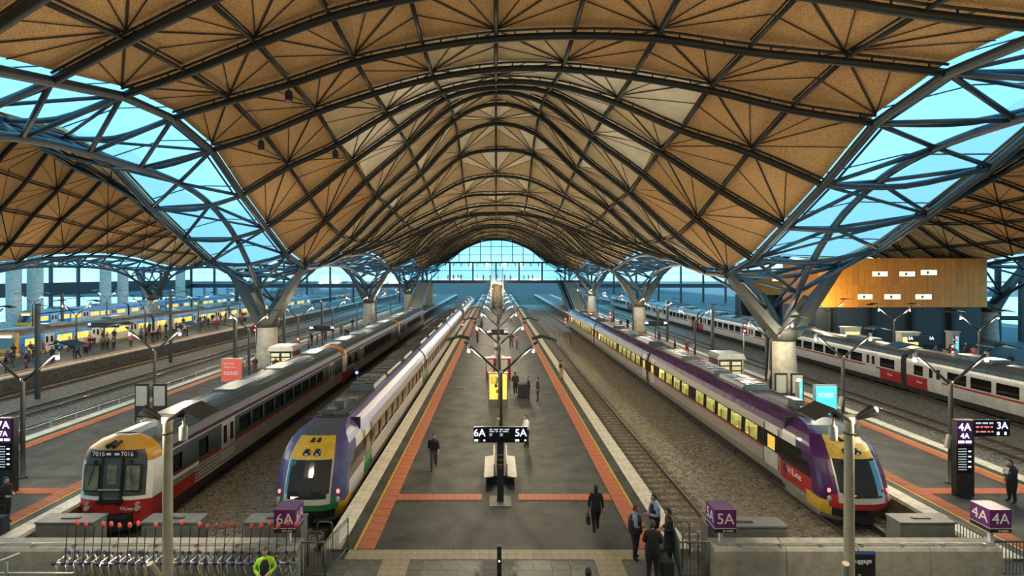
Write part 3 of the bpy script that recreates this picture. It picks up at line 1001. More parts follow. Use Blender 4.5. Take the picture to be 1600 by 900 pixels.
# ---- nose of the rounded trains
YF = [(0.25, 0.50), (0.55, 0.20), (0.95, 0.03), (1.20, 0.0), (1.50, 0.05), (1.75, 0.12), (2.20, 0.30), (2.75, 0.58), (3.00, 0.76), (3.30, 1.08), (3.55, 1.55), (3.75, 2.3), (3.85, 3.2)]
def yf(z):
    for (z0, a), (z1, b) in zip(YF, YF[1:]):
        if z <= z1: return a + (b - a) * (z - z0) / (z1 - z0)
    return YF[-1][1]
def nose(train, prof, band, low, brow, side_panel, txt, nm, flip_lab):
    NL = 3.6
    root = bpy.data.objects.new('cab', None); COL.objects.link(root); root.parent = train
    fs = [-1, -.93, -.86, -.80, -.74, -.66, -.62, -.55, -.42, -.28, -.14, 0, .14, .28, .42, .55, .62, .66, .74, .80, .86, .93, 1]
    zs = [0.30, 0.42, 0.55, 0.75, 0.95, 1.08, 1.20, 1.32, 1.42, 1.50, 1.60, 1.72, 1.78, 1.9, 2.05, 2.2, 2.4, 2.6, 2.75, 2.82, 2.9, 3.05, 3.2, 3.32, 3.45, 3.55, 3.65, 3.75, 3.85]
    parts = {}
    def P(f, z):
        w = hw(prof, z)
        rake = 0.62 * abs(f) ** 3.2
        return (f * w, min(NL, yf(z) + rake * (1.0 if z < 3.2 else max(0.25, (3.9 - z) / 0.7))), z)
    def region(f, z):
        a = abs(f)
        if z < 0.55: return ('skirt', skirt_g)
        if z < 0.95:
            return ('corner_panel', yellow) if a > 0.8 else ('grille', black)
        if z < 1.20:
            if a > 0.86: return ('corner_panel', yellow)
            return ('bumper', low)
        if a < 0.62 and 1.42 < z < 2.82 and not (z < 1.6 and a > 0.55): return ('windscreen', shield)
        if a < 0.66 and z >= 2.82 and z < 3.55: return ('brow', brow)
        if a < 0.74 and z >= 3.55: return ('brow_cowl', bluegrey_roof)
        if a < 0.66: return ('front_panel', silver_lt)
        if a < 0.80 and z < 1.5: return ('bumper', low)
        return ('shoulder', band)
    for i in range(len(zs) - 1):
        for j in range(len(fs) - 1):
            fc = (fs[j] + fs[j + 1]) / 2
            r, m = region(fc, (zs[i] + zs[i + 1]) / 2)
            mb = parts.setdefault((r, (1 if fc > 0 else -1) if r in ('shoulder', 'corner_panel') else 0), (MB(), m))[0]
            mb.add([P(fs[j], zs[i]), P(fs[j + 1], zs[i]), P(fs[j + 1], zs[i + 1]), P(fs[j], zs[i + 1])], [(0, 1, 2, 3)])
    # cab sides
    for s in (-1, 1):
        for i in range(len(zs) - 1):
            z0, z1 = zs[i], zs[i + 1]
            n = 6
            for q in range(n):
                def Q(z, t):
                    e = P(s, z)
                    return (e[0], e[1] + (NL - e[1]) * t, z)
                t0, t1 = q / n, (q + 1) / n
                zc = (z0 + z1) / 2; tcn = (t0 + t1) / 2
                ya = Q(zc, tcn)[1]
                if zc < 0.55: r, m = ('skirt', skirt_g)
                elif zc < 0.95: r, m = ('skirt', skirt_g) if ya > 1.5 else ('corner_panel', yellow)
                elif zc < 1.2: r, m = ('corner_panel', yellow) if ya < 1.6 else ('cab_side', side_panel)
                elif zc < 1.78: r, m = ('cab_side', side_panel) if ya > 1.05 else ('shoulder', band)
                elif zc < 2.75: r, m = ('cab_window', blk_gl) if ya > 1.05 + (zc - 1.78) * 0.95 else ('shoulder', band)
                elif zc < 3.2: r, m = ('cab_side_top', silver_lt) if ya > 2.3 + (zc - 2.75) * 0.8 else ('shoulder', band)
                else: r, m = ('shoulder', band)
                mb = parts.setdefault((r, s), (MB(), m))[0]
                a, b, c, d = Q(z0, t0), Q(z0, t1), Q(z1, t1), Q(z1, t0)
                mb.add([a, b, c, d] if s > 0 else [d, c, b, a], [(0, 1, 2, 3)])
    for r, (mb, m) in parts.items():
        r = r[0]
        o = mb.build(r, m, root, r in ('shoulder', 'windscreen', 'front_panel', 'brow', 'bumper'))
    # lamps
    for sx_ in (-0.22, 0.22):
        z = 3.02
        y = yf(z)
        k = MB().cyl((sx_, y - 0.05, z - 0.02), (sx_, y + 0.15, z + 0.05), 0.15, n=14)
        o = k.build('headlamp', black, root)
        MB().sphere((sx_, y - 0.05, z - 0.02), (0.09, 0.05, 0.09)).build('lens', head_w, o, True)
        z = 3.38
        y = yf(z)
        MB().cyl((sx_ * 0.6, y - 0.03, z), (sx_ * 0.6, y + 0.2, z + 0.05), 0.09, n=10).build('horn_opening', black, root)
    hm = MB()
    hz = 3.2
    for sx_ in (-1, 1):
        z = 1.62; f = 0.83 * sx_
        p = P(f, z)
        MB().sphere((p[0], p[1] - 0.02, z), (0.075, 0.05, 0.09)).build('tail_lamp', tail_r, root, True)
        p2 = P(0.84 * sx_, 1.30)
        MB().sphere((p2[0], p2[1] - 0.01, 1.30), (0.10, 0.06, 0.13)).build('headlight', head_w, root, True)
    p = P(-0.45, 1.47)
    MB().bb(-0.62, -0.2, p[1] - 0.03, p[1] + 0.02, 1.45, 1.53).build('led_display', dest, root)
    # wipers
    MB().tube([(0.1, yf(1.55) - 0.02, 1.52), (0.45, yf(2.2) + 0.03, 2.25)], 0.018, 5).build('wiper', black, root)
    # coupler
    MB().bb(-0.25, 0.25, -0.15, 0.5, 0.45, 0.75).build('coupler', black, root)
    MB().bb(-1.1, 1.1, 0.9, NL, 0.35, 1.0).build('underframe', under_m, root)
    MB().bb(-1.3, 1.3, NL - 0.15, NL, 0.5, 3.8).build('bulkhead', under_m, root)
    if txt:
        for s in (-1, 1):
            x = s * (hw(prof, 1.5) + 0.012)
            text('lettering', txt, root, (x, 2.45, 1.5), 0.42, letter_w, (PI / 2, 0, s * PI / 2))
            MB().bb(s * (hw(prof, 1.5)), s * (hw(prof, 1.5) + 0.008), 3.1, 3.35, 1.28, 1.72).build('logo_stripe', purple, root)
    return root

def velocity(loc, label, band, low, stripe, lit, pane, ncar, end_grey, sides, txt, side_panel, first_doorpanel):
    T = thing('passenger_train', label, 'train', loc)
    prof = VL
    nose(T, prof, band, low, yellow, side_panel, txt, '', 0)
    y = 3.6
    mats = [under_m, silver, stripe, blk_gl, silver_lt, band, first_doorpanel, greyroof]
    for c in range(ncar):
        L = 24.6 if c else 21.2
        y0, y1 = y, y + L
        wins = []; doors = []
        d0 = (y0 + 0.2, y0 + 1.5); d1 = (y1 - 1.8, y1 - 0.5)
        yy = y0 + 2.2
        k = 0
        while yy + 1.35 < y1 - 2.4:
            if not (c == 0 and k == 99):
                wins.append((yy, yy + 1.25, 1.95, 2.7))
            yy += 1.72; k += 1
            if k == 5: yy += 0.9
        doors = [d0, d1]
        def mf(yq, z, doors=doors, c=c):
            isd = any(a < yq < b for a, b in doors)
            if z < 1.10: return 0 if z < 0.75 else 1
            if z < 1.80: return 6 if isd else 1
            if z < 1.90: return 6 if isd else 2
            if z < 2.75: return 3
            if z < 3.15: return 4 if isd else 1
            return 5 if (c < 2 or not end_grey) else 5
        cr_ = carriage(T, y0, y1, prof, mats, mf, wins, doors, sides, lit, pane)
        # door windows
        for s in sides:
            for (a, b) in doors:
                x = hw(prof, 2.3) + 0.012
                wl_ = MB().bb(s * (x - 0.01), s * x, a + 0.3, b - 0.35, 1.5, 2.62)
                wl_.build('door_window', M('lit_door_glass', (0.5, 0.3, 0.05), 0.3, 0, 0, emit=(1, 0.55, 0.08), estr=0.5 if lit else 0.0) if lit else win_br, cr_)
                for e_ in (a, b):
                    MB().bb(s * (x - 0.02), s * (x + 0.004), e_ - 0.02, e_ + 0.02, 1.12, 3.1).build('door_seam', black, cr_)
        # ribs along the side
        for s in sides:
            for q in range(7):
                z = 1.16 + q * 0.09
                MB().bb(s * (hw(prof, z) - 0.01), s * (hw(prof, z) + 0.016), y0 + 1.55, y1 - 1.85, z, z + 0.03).build('side_rib', silver_lt if q % 2 else silver, cr_)
        # roof equipment
        zt = prof[-1][0] + 0.05
        if c == 0:
            MB().bb(-0.22, 0.22, y0 + 0.9, y0 + 1.5, zt, zt + 0.42).build('roof_box', bluegrey_roof, cr_)
            for (ax, ay) in ((0.35, y0 + 2.3), (-0.1, y0 + 0.2)):
                MB().cyl((ax, ay, zt), (ax, ay, zt + 0.22), 0.07).cyl((ax, ay, zt + 0.22), (ax, ay, zt + 0.25), 0.26, n=14).build('antenna', bluegrey_roof, cr_)
            roof_unit(cr_, y0 + 5.2, 3.2, 1.55, 0.38, zt, bluegrey_roof)
            roof_unit(cr_, y0 + 9.4, 4.6, 1.35, 0.30, zt, greyroof)
            roof_unit(cr_, y0 + 15.2, 3.6, 1.45, 0.34, zt, greyroof)
        else:
            roof_unit(cr_, y0 + 2.0, 4.0, 1.5, 0.36, zt, bluegrey_roof)
            roof_unit(cr_, y0 + 8.6, 5.2, 1.35, 0.26, zt, greyroof)
            roof_unit(cr_, y0 + 16.5, 4.6, 1.5, 0.36, zt, greyroof)
        MB().bb(-0.75, -0.70, y0, y1, zt - 0.02, zt + 0.06).bb(0.70, 0.75, y0, y1, zt - 0.02, zt + 0.06).build('roof_rail', black, cr_)
        for q in range(9):
            x = -0.6 + q * 0.15
            MB().bb(x - 0.02, x + 0.02, y0 + 0.1, y1 - 0.1, zt - 0.04, zt + 0.015).build('roof_rib', greyroof, cr_)
        if c < ncar - 1:
            MB().bb(-1.15, 1.15, y1, y1 + 0.5, 0.9, 3.6).build('gangway', black, cr_)
        y = y1 + 0.5
    return T
velocity((-7.72, 20.7, RAIL_Z), 'blue train with yellow brow, green bumper and bronze windows at the 6A platform', indigo, green, silver_lt, 0, win_br, 3, True, (1,), None, silver_lt, green)
TR5 = velocity((15.0, 20.8, RAIL_Z), 'purple train with yellow brow, red bumper and lit yellow windows', purple, red, red, 1, win_lit, 3, True, (-1,), 'V/Line', red, silver_lt)

# ---- squared train with the red and amber front
def sprinter(loc, label, ncar):
    T = thing('passenger_train', label, 'train', loc)
    prof = SP
    def front(y, parent, full):
        fs = [-1, -.93, -.86, -.78, -.6, -.45, -.32, -.2, 0, .2, .32, .45, .6, .78, .86, .93, 1]
        zs = [0.45, 0.75, 1.0, 1.25, 1.45, 1.6, 1.75, 2.0, 2.3, 2.6, 2.75, 2.95, 3.1, 3.25, 3.4, 3.5, 3.6, 3.7, 3.8, 3.88]
        parts = {}
        def P(f, z):
            w = hw(prof, z)
            return (f * w, y + 0.28 * abs(f) ** 3 + max(0, z - 1.45) * 0.10 + max(0, z - 3.35) * 0.7, z)
        def region(f, z):
            a = abs(f)
            if z < 1.45 - 0.2 * (0.5 - a if a < 0.5 else 0): return ('front_skirt', red)
            if z > 3.42: return ('front_hood', orange_y)
            if z > 2.95 and a > 0.86: return ('front_hood', orange_y)
            if z < 1.6 or a > 0.86: return ('front_frame', white)
            return ('front_mask', dkgrey)
        for i in range(len(zs) - 1):
            for j in range(len(fs) - 1):
                r, m = region((fs[j] + fs[j + 1]) / 2, (zs[i] + zs[i + 1]) / 2)
                mb = parts.setdefault(r, (MB(), m))[0]
                mb.add([P(fs[j], zs[i]), P(fs[j + 1], zs[i]), P(fs[j + 1], zs[i + 1]), P(fs[j], zs[i + 1])], [(0, 1, 2, 3)])
        yb = y + 1.0
        for s_ in (-1, 1):
            for i in range(len(zs) - 1):
                zc = (zs[i] + zs[i + 1]) / 2
                r, m = ('front_skirt', red) if zc < 1.45 else (('front_frame', white) if zc < 2.95 else ('front_hood', orange_y))
                mb = parts.setdefault(r, (MB(), m))[0]
                a, b = P(s_, zs[i]), P(s_, zs[i + 1])
                q = [a, (a[0], yb, a[2]), (b[0], yb, b[2]), b]
                mb.add(q if s_ > 0 else q[::-1], [(0, 1, 2, 3)])
        mb = parts.setdefault('front_roof', (MB(), bluegrey_roof))[0]
        for j in range(len(fs) - 1):
            a, b = P(fs[j], 3.88), P(fs[j + 1], 3.88)
            mb.add([a, b, (b[0], yb, 3.88), (a[0], yb, 3.88)], [(0, 1, 2, 3)])
        cab = bpy.data.objects.new('cab_front', None); COL.objects.link(cab); cab.parent = parent
        for r, (mb, m) in parts.items(): mb.build(r, m, cab)
        if not full: return cab
        def plate(nm, x0, x1, z0, z1, m, dy=-0.02, th=0.04):
            ya, yb = y + max(0, z0 - 1.45) * 0.1 + dy, y + max(0, z1 - 1.45) * 0.1 + dy
            mb = MB()
            mb.add([(x0, ya, z0), (x1, ya, z0), (x1, yb, z1), (x0, yb, z1), (x0, ya + th, z0), (x1, ya + th, z0), (x1, yb + th, z1), (x0, yb + th, z1)],
                   [(0, 1, 2, 3), (7, 6, 5, 4), (0, 4, 5, 1), (1, 5, 6, 2), (2, 6, 7, 3), (3, 7, 4, 0)])
            return mb.build(nm, m, cab)
        wg = M('cab_window_glass', (0.14, 0.17, 0.13), 0.08, 0, 0.5, 2.0, spec=0.9)
        for s in (-1, 1):
            plate('window_frame', s * 0.52, s * 1.15, 1.82, 2.86, black, -0.03)
            plate('windscreen', s * 0.56, s * 1.11, 1.86, 2.82, wg, -0.045)
            MB().tube([(s * 0.7, y + 0.1, 2.98), (s * 0.78, y + 0.0, 2.5), (s * 0.9, y - 0.02, 2.1)], 0.018, 5).build('wiper', black, cab)
            plate('mirror_arm', s * 0.68, s * 0.78, 2.86, 3.02, black, -0.06, 0.06)
            MB().cyl((s * 1.02, y - 0.02, 1.12), (s * 1.02, y + 0.15, 1.12), 0.10, n=12).build('headlight', head_w, cab)
            MB().cyl((s * 1.02, y - 0.0, 1.30), (s * 1.02, y + 0.15, 1.30), 0.08, n=10).build('marker_light', M('pink_marker', (0.55, 0.25, 0.25), 0.3, 0, 0), cab)
        plate('gangway_door', -0.36, 0.36, 1.55, 3.1, dkgrey, -0.05, 0.08)
        plate('door_window', -0.19, 0.19, 2.1, 2.85, wg, -0.065)
        for s in (-1, 1):
            plate('door_post', s * 0.36, s * 0.44, 1.5, 3.2, black, -0.08, 0.1)
        MB().cyl((-0.42, y - 0.12, 1.92), (0.42, y - 0.12, 1.92), 0.04, n=8).build('handrail', steel_mid, cab)
        MB().bb(-0.5, 0.5, y - 0.16, y + 0.1, 1.40, 1.5).build('step', black, cab)
        plate('number_board', -0.92, 0.92, 3.15, 3.40, black, -0.05, 0.06)
        for s in (-1, 1):
            text('lettering', '7016', cab, (s * 0.58, y + 0.10, 3.28), 0.26, letter_w)
            MB().bb(s * 0.17 - 0.09, s * 0.17 + 0.09, y + 0.08, y + 0.11, 3.24, 3.32).build('arrow_mark', letter_w, cab)
        MB().bb(-0.85, 0.85, y - 0.5, y + 0.3, 0.45, 0.95).build('buffer_beam', black, cab)
        MB().bb(-0.25, 0.25, y - 0.9, y - 0.4, 0.5, 0.85).build('coupler', under_m, cab)
        MB().bb(-0.22, 0.22, y - 0.06, y + 0.1, 0.95, 1.42).build('red_door_panel', red, cab)
        text('lettering', 'V/Line', cab, (0.62, y - 0.015, 1.12), 0.2, letter_w)
        for s in (-0.14, 0.1):
            k = MB().cyl((s, y + 0.0, 3.62), (s, y + 0.45, 3.7), 0.1, 0.05, n=10).build('horn', black, cab)
        return cab
    mats = [under_m, silver, red, dkgrey, silver_lt, purple, white, bluegrey_roof]
    y = 1.0
    for c in range(ncar):
        y0, y1 = y, y + 25.2
        wins = []
        yy = y0 + 6.4
        while yy + 1.3 < y1 - 4.4:
            wins.append((yy, yy + 1.3, 1.95, 2.72)); yy += 1.52
        wins.append((y0 + 0.5, y0 + 1.3, 1.9, 2.65)); wins.append((y0 + 2.6, y0 + 3.4, 1.9, 2.7))
        doors = [(y0 + 4.6, y0 + 5.9), (y1 - 3.7, y1 - 2.4)]
        def mf(yq, z, doors=doors, y0=y0, c=c):
            if z < 0.75: return 0
            if z < 1.35:
                return 2 if yq < y0 + 2.2 and c in (0, 1) else 1
            if z < 1.60: return 2 if yq < y0 + 0.9 else 1
            if z < 1.75: return 2 if yq > y0 + 2.0 else 6
            if z < 2.75: return 3
            if z < 2.95: return 3
            if z < 3.15: return 5
            return 7
        cr_ = carriage(T, y0, y1, prof, mats, mf, wins, doors, (1,), 1 if False else 0, win_dim, zextra=())
        front(y0 - 0.98, cr_, c == 0)
        for (a, b) in doors:
            for h in (0, 1):
                door_leaf(cr_, 1, a + h * 0.66, 0.98, 2.98, 0.62, prof, silver_lt, True)
        for q in range(5):
            z = 0.82 + q * 0.17
            MB().bb(hw(prof, z) - 0.01, hw(prof, z) + 0.02, y0 + 2.3, y1, z, z + 0.05).build('side_rib', silver_lt, cr_)
        MB().bb(1.43, 1.475, y0 + 0.6, y1, 2.93, 2.99).build('gutter', silver_lt, cr_)
        # roof ribs and hatches
        for q in range(-6, 7):
            x = q * 0.16
            z = 3.88 - 0.15 * abs(x) ** 2
            MB().bb(x - 0.02, x + 0.02, y0 + 1.6, y1 - 0.3, z + 0.0, z + 0.05).build('roof_rib', bluegrey_roof, cr_)
        for hy in (2.4, 7.5, 14.0, 20.5):
            MB().bb(-0.62, 0.62, y0 + hy, y0 + hy + 2.6, 3.86, 4.0).build('roof_hatch', bluegrey_roof, cr_)
        MB().bb(-1.0, 1.0, y1, y1 + 0.5, 0.9, 3.3).build('gangway', black, cr_)
        y = y1 + 1.45
    for (ly, mm) in ((2.0, letter_w),):
        text('lettering', 'V/Line', T, (1.475, ly + 0.35, 1.85), 0.22, red, (PI / 2, 0, PI / 2))
    return T
sprinter((-15.5, 20.6, RAIL_Z), 'silver diesel train numbered 7016 with red and amber front', 3)

# ---- suburban trains
blue_l = M('bright_blue_livery', (0.012, 0.20, 0.62), 0.35, 0, 0.3, 0.8)
cream_l = M('suburban_silver', (0.52, 0.53, 0.50), 0.35, 0.3, 0.12, 2)
win_y = M('lit_suburban_window', (0.6, 0.45, 0.1), 0.3, 0, 0.5, 1.8, emit=(1, 0.72, 0.16), estr=0.55)
roof_sil = M('suburban_roof', (0.12, 0.14, 0.15), 0.35, 0.3, 0.3, 2)
def suburban(loc, label, ncar, side, style, y_nose=True, L=23.4):
    T = thing('suburban_train', label, 'train', loc)
    prof = SP
    pane = win_y if style == 'blue' else win_dim
    y = 0.5
    for c in range(ncar):
        y0, y1 = y, y + L
        doors = [(y0 + d, y0 + d + 1.4) for d in ((3.4, 10.9, 18.4) if style == 'blue' else (3.0, 19.0))]
        wins = []
        segs = [(y0 + 0.6, doors[0][0] - 0.3)] + [(doors[i][1] + 0.3, doors[i + 1][0] - 0.3) for i in range(len(doors) - 1)] + [(doors[-1][1] + 0.3, y1 - 0.6)]
        for (a, b) in segs:
            n = max(1, int((b - a) / 2.0))
            for i in range(n):
                w0 = a + (b - a) * i / n + 0.15; w1 = a + (b - a) * (i + 1) / n - 0.2
                wins.append((round(w0, 2), round(w0 + (b - a) / n - 0.35, 2), 1.85, 2.7))
        if style == 'blue':
            mats = [under_m, cream_l, blue_l, yellow, roof_sil]
            def mf(yq, z, y0=y0, y1=y1, c=c):
                if z < 0.75: return 0
                if z > 3.1: return 4
                t = yq - y0
                if c % 3 == 0 and t < 8.5: return 2
                if z > 2.72: return 2
                if c % 3 == 2 and t > L - 7.0: return 2
                if c % 3 == 1 and 9 < t < 14: return 2
                if z < 0.9: return 3 if False else 1
                return 1
        else:
            mats = [under_m, cream_l, red, dkgrey, roof_sil]
            def mf(yq, z, y0=y0, y1=y1, c=c):
                if z < 0.75: return 0
                if z > 3.1: return 4
                t = yq - y0
                if z < 1.60 and ((c % 2 == 0 and t > L - 2.9) or (c % 2 == 1 and t < 2.6)): return 2
                if 1.6 < z < 1.75: return 2
                return 1
        cr_ = carriage(T, y0, y1, prof, mats, mf, wins, doors, (side,), 0, pane, shell=(style != 'blue'))
        for (a, b) in doors:
            for h in (0, 1):
                door_leaf(cr_, side, a + h * 0.7, 1.05, 2.95, 0.66, prof, silver_lt if style != 'blue' else (yellow if False else cream_l), True)
        for hy in (5.0, 15.5):
            MB().prism([(-0.8, 3.8), (-0.65, 4.15), (0.65, 4.15), (0.8, 3.8)], 'y', y0 + hy, y0 + hy + 3.2).build('roof_unit', roof_sil, cr_)
        if style != 'blue':
            text('lettering', 'V/Line', cr_, (side * 1.475, (y1 - 1.4) if c % 2 == 0 else (y0 + 1.3), 1.3), 0.24, letter_w, (PI / 2, 0, side * PI / 2))
        if c < ncar - 1:
            MB().bb(-1.0, 1.0, y1, y1 + 0.6, 0.9, 3.4).build('gangway', black, cr_)
        y = y1 + 0.6
    if y_nose:
        cab = bpy.data.objects.new('cab_front', None); COL.objects.link(cab); cab.parent = T
        mb = MB().prism([(0.5, 0.4), (0.1, 0.6), (-0.15, 1.3), (0.0, 1.8), (0.35, 3.2), (0.5, 3.6)], 'x', -1.44, 1.44)
        mb.build('nose_shell', orange_y, cab)
        MB().prism([(-0.03, 1.85), (-0.05, 1.8), (0.27, 2.95), (0.3, 2.95)], 'x', -1.15, 1.15).build('windscreen', shield, cab)
        MB().bb(-0.7, 0.7, 0.22, 0.36, 3.0, 3.25).build('destination_board', dest, cab)
        for s in (-1, 1):
            MB().sphere((s * 1.0, -0.12, 1.2), (0.16, 0.08, 0.1)).build('headlight', head_w, cab, True)
    return T
suburban((-57.8, 60.0, RAIL_Z), 'nearer blue and silver suburban train with an amber nose', 4, 1, 'blue')
suburban((-64.3 - 20.5, 92.0, RAIL_Z), 'farther blue suburban train passing in front of the dark columns', 3, 1, 'blue')
suburban((37.6, 22.0, RAIL_Z), 'silver suburban train with red end panels on the far right track', 6, -1, 'silver', False, 22.6)

FT = suburban((-7.72, 101.0, RAIL_Z), 'distant silver train with red tail lamps beyond the blue train', 2, 1, 'silver', False, 22.6)
for sx_ in (-0.9, 0.9): MB().sphere((sx_, 0.44, 1.5), (0.16, 0.08, 0.16)).build('tail_lamp', M('bright_tail_lamp', (0.8, 0.05, 0.05), 0.3, 0, 0, emit=(1, 0.06, 0.06), estr=8), FT, True)
# ---------------------------------------------------------------- platform furniture
ORD = ['first', 'second', 'third', 'fourth', 'fifth', 'sixth', 'seventh', 'eighth', 'ninth', 'tenth', 'eleventh', 'twelfth']
post_m = M('lamp_post_paint', (0.045, 0.047, 0.042), 0.45, 0.2, 0.12, 4)
refl_m = M('reflector_dark', (0.022, 0.024, 0.026), 0.5, 0, 0.2, 4)
lampw = M('lamp_housing_white', (0.38, 0.37, 0.34), 0.4, 0, 0)
glow = M('lamp_glow', (1, 0.95, 0.85), 0.4, 0, 0, emit=(1, 0.86, 0.66), estr=9.0)
screen_b = M('black_screen', (0.008, 0.009, 0.014), 0.25, 0, 0)
scr_txt = M('lit_screen_text', (0.8, 0.85, 1), 0.5, 0, 0, emit=(0.62, 0.72, 1.0), estr=2.2)
scr_dim = M('dim_screen_text', (0.5, 0.55, 0.6), 0.5, 0, 0, emit=(0.5, 0.58, 0.65), estr=0.6)
scr_red = M('red_screen_text', (0.6, 0.2, 0.2), 0.5, 0, 0, emit=(0.9, 0.2, 0.2), estr=0.8)
purple_sign = M('purple_sign', (0.12, 0.022, 0.14), 0.4, 0, 0.1, 4)
def make_post():
    r = thing('lamp_post', 'lamp post', 'lamp post')
    MB().lathe([(0.2, 0), (0.2, 0.05), (0.12, 0.08), (0.10, 1.2), (0.085, 4.4), (0.10, 4.45), (0.10, 4.62)], n=12).build('pole', post_m, r, True)
    MB().box((-0.17, -0.05, 1.9), (0.14, 0.14, 0.62), 0, ry=0.18).build('speaker', lampw, r)
    for s in (-1, 1):
        MB().tube([(0.05 * s, 0, 4.5), (1.85 * s, 0, 6.05)], 0.062, 8).build('arm', post_m, r, True)
        MB().prism([(1.55 * s, 6.18), (2.05 * s, 6.30), (2.75 * s, 6.12), (2.75 * s, 6.17), (2.05 * s, 6.36), (1.55 * s, 6.24)], 'y', -0.42, 0.42).build('reflector', refl_m, r)
        MB().lathe([(0.03, 0), (0.08, 0.02), (0.085, 0.42), (0.05, 0.45)], (1.62 * s, 0, 5.5), 10).build('lamp_body', glow if False else lampw, r, True)
        MB().tube([(1.62 * s, 0, 5.95), (1.72 * s, 0, 6.0)], 0.025, 5).build('lamp_bracket', post_m, r)
        lamp('lamp_light', (1.62 * s, 0, 5.30), LAMP_W / 2, LAMP_COL, 0.07, r)
    return r
POST = make_post()
rows = [('central platform', 0.25, [25.8, 36.3, 48, 59.5, 71, 83, 95, 108, 121, 135, 149]),
        ('left platform beside the silver train', -22.0, [23.8, 33.0, 45.6, 57, 69, 81, 94, 107, 121]),
        ('right platform beside the purple train', 20.6, [23.2, 30.4, 38.4, 53, 65, 77, 90, 104, 119]),
        ('crowded platform with the blue trains', -50.0, [50, 61, 73, 86, 100, 115]),
        ('platform under the orange building', 42.0, [44.5, 54, 64.5]),
        ('far platform between the blue trains', -76.0, [84, 100, 118])]
first = True
for nm, x, ys in rows:
    for i, y in enumerate(ys):
        lab = 'Y-shaped lamp post, %s from the camera on the %s' % (ORD[i], nm)
        if first:
            POST.location = (x, y, 0); POST['label'] = lab; POST['group'] = 'Y-shaped lamp posts'; first = False
        else:
            dup(POST, (x, y, 0), 0, lab, 'Y-shaped lamp posts')
# foreground single poles
pole_m = M('cream_pole', (0.40, 0.37, 0.27), 0.5, 0.05, 0.12, 3)
def big_pole(x, y, flip, label, bright):
    r = thing('lamp_post', label, 'lamp post', (x, y, -0.05))
    MB().lathe([(0.16, 0), (0.14, 1.0), (0.125, 5.3), (0.14, 5.32), (0.14, 5.48)], n=16).build('pole', pole_m, r, True)
    MB().lathe([(0.135, 5.0), (0.15, 5.01), (0.15, 5.05), (0.135, 5.06)], n=14).build('collar', black, r)
    MB().bb(-0.5, 0.5, -0.04, 0.04, 5.48, 5.56).build('cross_bar', refl_m, r)
    s = flip
    MB().prism([(0.25 * s, 5.45), (0.7 * s, 5.78), (1.25 * s, 5.50), (1.25 * s, 5.54), (0.7 * s, 5.84), (0.25 * s, 5.50)], 'y', -0.45, 0.45).build('reflector', refl_m, r)
    MB().cyl((0.45 * s, 0, 5.25), (0.45 * s, 0, 5.5), 0.03).build('lamp_bracket', pole_m, r)
    MB().lathe([(0.10, 4.82), (0.11, 4.84), (0.11, 5.2), (0.05, 5.26)], (0.45 * s, 0, 0), 12).build('lamp_body', lampw, r, True)
    f = MB().cyl((-0.2 * s, 0, 5.45), (-0.62 * s, -0.15, 5.72), 0.07, 0.17, n=14)
    f.build('floodlight', black, r)
    MB().bb(-0.24 * s, -0.10 * s, -0.1, 0.06, 4.95, 5.35).build('gear_box', black, r)
    if bright:
        MB().sphere((-0.64 * s, -0.16, 5.73), (0.06, 0.06, 0.08)).build('lamp_glass', glow, r)
    MB().tube([(-0.1, 0, 0.75), (-0.1 * 1.5 * 1.2 * s if False else -0.3, -0.3, 1.5)], 0.09, 10).build('speaker_tube', pole_m, r)
    lamp('lamp_light', (-0.9 * s, -0.5, 5.85), LAMP_W * 0.55, LAMP_COL, 0.1, r)
    return r
big_pole(-9.3, 14.5, 1, 'cream lamp post rising among the luggage trolleys in the left foreground', False)
big_pole(10.0, 14.5, -1, 'cream lamp post in front of the purple train nose', True)

